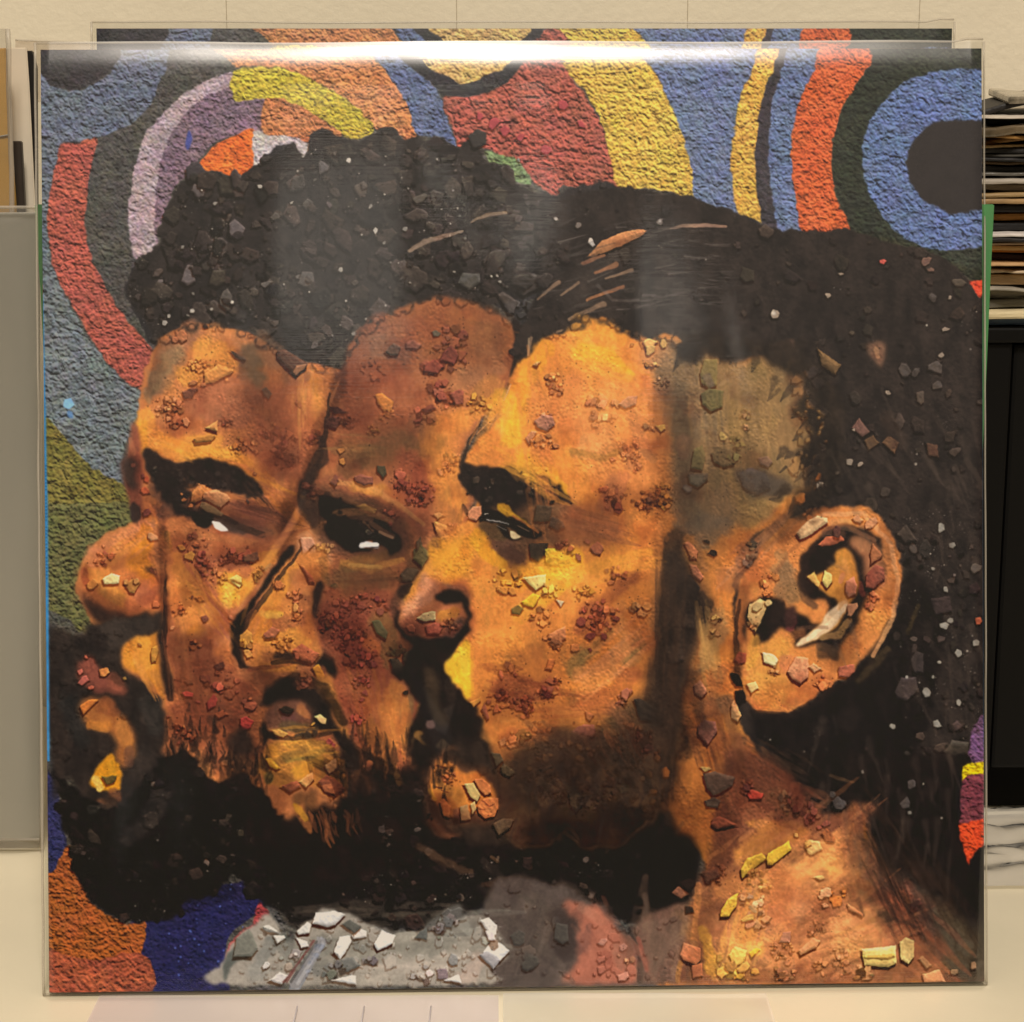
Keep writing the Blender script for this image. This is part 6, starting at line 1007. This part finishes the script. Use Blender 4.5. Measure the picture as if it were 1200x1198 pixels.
top = sheet('thin_plastic_flap', [W(18, 47, .175), W(112, 51, .175), W(112, 120, .175), W(18, 120, .175)], 20, 12, film('pink_tint_film', tint=(.86, .80, .75), rough=.2, wav=.5, haze=.10, hazecol=(.6, .52, .45), scratch=False), None, lambda u, v: Vector((0, .002 * mn.noise(Vector((u * 4, v * 4, 0))), .001 * mn.noise(Vector((u * 5, 0, 1))) * (1 - v)))); tag(top, 'thin clear plastic flap above the white sleeve near the cover\'s top left corner', 'plastic sleeve')
tube('flap_edge', [W(18 + 94 * i / 20, 47 + 4 * i / 20, .175) for i in range(21)], .0004, M_edge, top)
# ---------------------------------------------------------------- right: black box with a pile of paper and records on it
BY = .15
M_box = mat('black_wood', '070605', .55, .2, .05, 30, .05, 300); zb0 = W(600, 905, BY).z; zt0 = W(600, 383, BY).z
box = empty('black_cabinet', (.3, BY, 0)); tag(box, 'black box cabinet at the right with the pile of sleeves on top', 'cabinet')
def bx(name, a, b, c, d, e_, f_, m_, bev=.001): o = bevel_box(name, a - .3, b - .3, c - BY, d - BY, e_, f_, m_, box, bev); return o
bx('side_panel', .135, .1905, BY, .285, zb0, zt0 - .006, M_box); bx('cabinet_top', .130, .47, BY - .002, .287, zt0 - .006, zt0, M_box)
bx('door', .1912, .46, BY + .0015, .28, zb0 + .001, zt0 - .007, M_box, .0015); bx('base_gap_shade', .135, .46, BY + .02, .28, .0, zb0, mat('base_shadow_black', '060504', .8, .2), .0005)  # near-black rail stands in for the shade in the gap under the cabinet
for xx in (.142, .44): bx('foot', xx, xx + .014, BY + .003, BY + .017, 0, zb0 - .0005, M_box, .001)
pile = [  # top row, bottom row (photo px), colour, waviness, left edge px, name, look
    (116, 125, 'b0a48c', 3.0, 1176, 'plastic_sleeve', 'folded clear plastic sleeve end on top of the pile'),
    (126, 134, '15110f', .9, 1120, 'record_sleeve', 'sloping black sleeve just under the top plastic'), (135.2, 137, 'cfc4b4', .9, 1120, 'paper_sleeve', 'thin white sheet between two black sleeves near the top'), (138, 145, '100d0b', .7, 1120, 'record_sleeve', 'thick black sleeve above the crumpled brown plastic'),
    (146, 157, '7c6c54', 1.8, 1120, 'plastic_sleeve', 'crumpled brownish clear plastic sleeve bulging out of the pile'), (158, 162, 'a87c40', 1.6, 1120, 'paper_sleeve', 'tan bent paper sleeve right under the crumpled plastic'), (163.5, 168, '9c7440', 1.9, 1120, 'paper_sleeve', 'brown folded paper sleeve with a kink'), (169, 172, 'b49868', 1.4, 1120, 'paper_sleeve', 'pale tan sleeve under the kinked one'),
    (173.5, 177, '8c8478', .8, 1186, 'paper_sleeve', 'short whitish sleeve set back in the dark part of the pile'), (173.5, 180, '1c1916', .5, 1120, 'record_sleeve', 'black sleeve around the short whitish one'), (181, 184, '4a463c', .5, 1120, 'record_sleeve', 'dark olive grey sleeve in the upper pile'), (185, 189, '14110f', .4, 1120, 'record_sleeve', 'black sleeve above the brown one'), (190, 193.5, '70583a', .5, 1120, 'paper_sleeve', 'brown sleeve in the dark middle of the pile'),
    (195, 201, '3c3830', .6, 1120, 'record_sleeve', 'charcoal sleeve under the brown one'), (202.5, 206, '5c5850', .5, 1120, 'record_sleeve', 'mid grey sleeve above the shiny white ones'), (207.5, 213, 'b8aea0', .5, 1120, 'record_sleeve', 'upper of the two shiny white sleeves'), (215, 223, 'b0a490', .6, 1120, 'record_sleeve', 'lower, thicker of the two shiny white sleeves'), (224.5, 229.5, 'a08458', .4, 1120, 'paper_sleeve', 'upper tan sleeve above the green card'), (232, 238, 'b08e60', .3, 1120, 'paper_sleeve', 'lower tan sleeve level with the green card top'),
    (240, 249, '16120f', .3, 1120, 'record_sleeve', 'thick black sleeve just below the green card top'), (251, 259.5, 'c08434', .7, 1120, 'paper_sleeve', 'orange brown sleeve with ragged front'), (261, 270.5, '0f0c0b', .3, 1120, 'record_sleeve', 'thickest black sleeve in the lower pile'), (271.5, 275, 'd8d0c8', .3, 1120, 'paper_sleeve', 'thin bright white sleeve'), (276, 281, '181210', .3, 1120, 'record_sleeve', 'black sleeve under the bright white one'), (282, 285, 'c0a080', .2, 1120, 'paper_sleeve', 'pinkish tan thin sleeve'),
    (286.5, 292, 'd8b070', .3, 1120, 'paper_sleeve', 'pale tan sleeve resting on the orange one'), (292.7, 297, 'b87820', .9, 1120, 'paper_sleeve', 'bright orange sleeve wedged above the dark red brown one'), (298, 305.5, '3c1c14', .6, 1120, 'record_sleeve', 'dark red brown sleeve'), (307, 310, 'c8a070', .3, 1120, 'paper_sleeve', 'thin tan sleeve under the dark red one'), (312, 315, 'd0b898', 1.6, 1120, 'paper_sleeve', 'upper wavy cream sheet'), (317.5, 320, 'd8c4a0', 1.0, 1120, 'paper_sleeve', 'lower wavy cream sheet'),
    (322, 334, 'd8b484', .3, 1120, 'record_box', 'thick cream box set low in the pile'), (336.5, 339.5, 'a8a090', 1.5, 1120, 'paper_sleeve', 'curled greyish sheet on the grey box'), (341, 351, 'a8a090', .4, 1120, 'record_box', 'light grey box above the darker grey one'), (352, 361.5, '787468', .4, 1120, 'record_box', 'darker grey box, third from the bottom of the pile'), (362.5, 371.5, 'e0cfa4', .3, 1120, 'record_box', 'cream box lying on the blue one'), (372.5, 382.3, '7890b4', .3, 1120, 'record_box', 'pale blue box at the very bottom of the pile')]
R2 = np.random.RandomState(3)
for i, (a, b_, c, wv, lx, nm, look) in enumerate(pile):
    yf = BY - .008 + .011 * R2.rand() + (.03 if 'set back' in look else 0) + (-.002 if 'crumpled' in look or 'white' in look else 0)
    za, zb_ = W(600, a, BY).z, W(600, b_, BY).z; xa = W(lx, 200, BY).x
    M_ = mat('sleeve_' + c, c, .3 if 'shiny' in look else .6, .5, .10, 60, .3, 160, stretch=(1, 1, 6)) if 'plastic' not in nm else mat('crumpled_film_' + c, c, .18, .7, .22, 70, 1.0, 90)
    slope = 0.0
    o = bevel_box(nm, xa, .40 + .02 * R2.rand(), yf, .185 if i < 4 else .27, zb_, za, M_, None, min(.0009, (za - zb_) * .38), 2, 60, wv * .0013 + .0002, i, 22 if wv < 1.2 else 44)
    if 'sloping' in look or 'between the two black' in look or 'above the crumpled' in look:
        for v in o.data.vertices: v.co.z += (v.co.x - .18) * .25 * (1 if i < 2 else .8 if i < 3 else .3)
    tl, yw = math.radians(.5) * R2.randn(), math.radians(1.6) * R2.randn()
    for v in o.data.vertices:
        d_ = v.co.x - .2; v.co.y += d_ * math.tan(yw) + .0012 * mn.noise(Vector((v.co.x * 90, i * 5.1, 0))); v.co.z += d_ * math.tan(tl) * .25 + .0003 * mn.noise(Vector((v.co.x * 160, i * 3.3, 1)))
    if i == 0:
        for v in o.data.vertices: v.co.z += .0012
    tag(o, look, {'record_sleeve': 'record sleeve', 'paper_sleeve': 'paper sleeve', 'plastic_sleeve': 'plastic sleeve', 'record_box': 'flat box'}[nm], 'pile of sleeves on the black cabinet')
# crumpled clear bag on the desk at the foot of the cabinet
def bag(u, v):
    e_ = max(0, min(u, 1 - u, v, 1 - v) * 9); e_ = min(1, e_)
    p = Vector((u * 5, v * 4, 2)); k = abs(mn.noise(p)) * .9 + abs(mn.noise(p * 2.3)) * .45 + .12
    return Vector((.003 * mn.noise(p * 2), .004 * mn.noise(p * 1.7 + Vector((3, 0, 0))), .0012 + e_ * .009 * k * (.35 + .65 * (1 - v))))
M_bag = film('thin_bag_film', tint=(.94, .93, .9), rough=.16, wav=1.2, wscale=40, haze=.30, hazecol=(.82, .79, .74), scratch=False, gain=3, stretch=(1, 1, 1))
bg = sheet('plastic_bag', [(.14, .162, 0), (.36, .16, 0), (.37, .088, 0), (.15, .086, 0)], 70, 36, M_bag, None, bag); tag(bg, 'crumpled clear plastic bag lying on the desk below the black cabinet', 'plastic bag')
# flat films in front; the lilac one stands for a reflection
M_lil = film('lilac_reflection_film', tint=(.93, .91, .97), rough=.2, wav=.12, wscale=8, haze=.14, hazecol=(.88, .84, .95), scratch=False, gain=.8, stretch=(1, 1, 1))  # thin tinted sheet added in place of a bluish reflection on the desk top
ls = empty('lilac_reflection_sheet', (0, 0, 0)); tag(ls, 'pale lilac sheet added for a bluish reflection on the desk in front of the cover', 'plastic sleeve')
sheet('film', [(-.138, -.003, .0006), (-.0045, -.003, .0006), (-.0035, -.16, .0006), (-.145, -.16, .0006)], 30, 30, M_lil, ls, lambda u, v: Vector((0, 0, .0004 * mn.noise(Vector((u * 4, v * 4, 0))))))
M_cr = mat('pale_line', 'e8e2e4', .4, .4)  # colour for the pale lines across the stand-in reflection
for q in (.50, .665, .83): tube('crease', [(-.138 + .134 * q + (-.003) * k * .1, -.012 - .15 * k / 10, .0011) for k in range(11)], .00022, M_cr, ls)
M_gl = film('glare_haze_film', tint=(.98, .97, .92), rough=.4, wav=1.2, wscale=16, haze=.3, hazecol=(.95, .93, .86), scratch=False, gain=1.6, stretch=(1, 1, 1))  # whitish diffuse haze stands in for lamp glare on the film
g2 = sheet('gloss_sleeve', [(-.003, -.004, .0009), (.085, -.004, .0009), (.090, -.17, .0009), (-.002, -.17, .0009)], 40, 50, M_gl, None, lambda u, v: Vector((0, 0, .0008 * mn.noise(Vector((u * 3, v * 5, 5))) + .0009))); tag(g2, 'clear film with glare put into its haze, lying on the desk right of the lilac sheet', 'plastic sleeve')
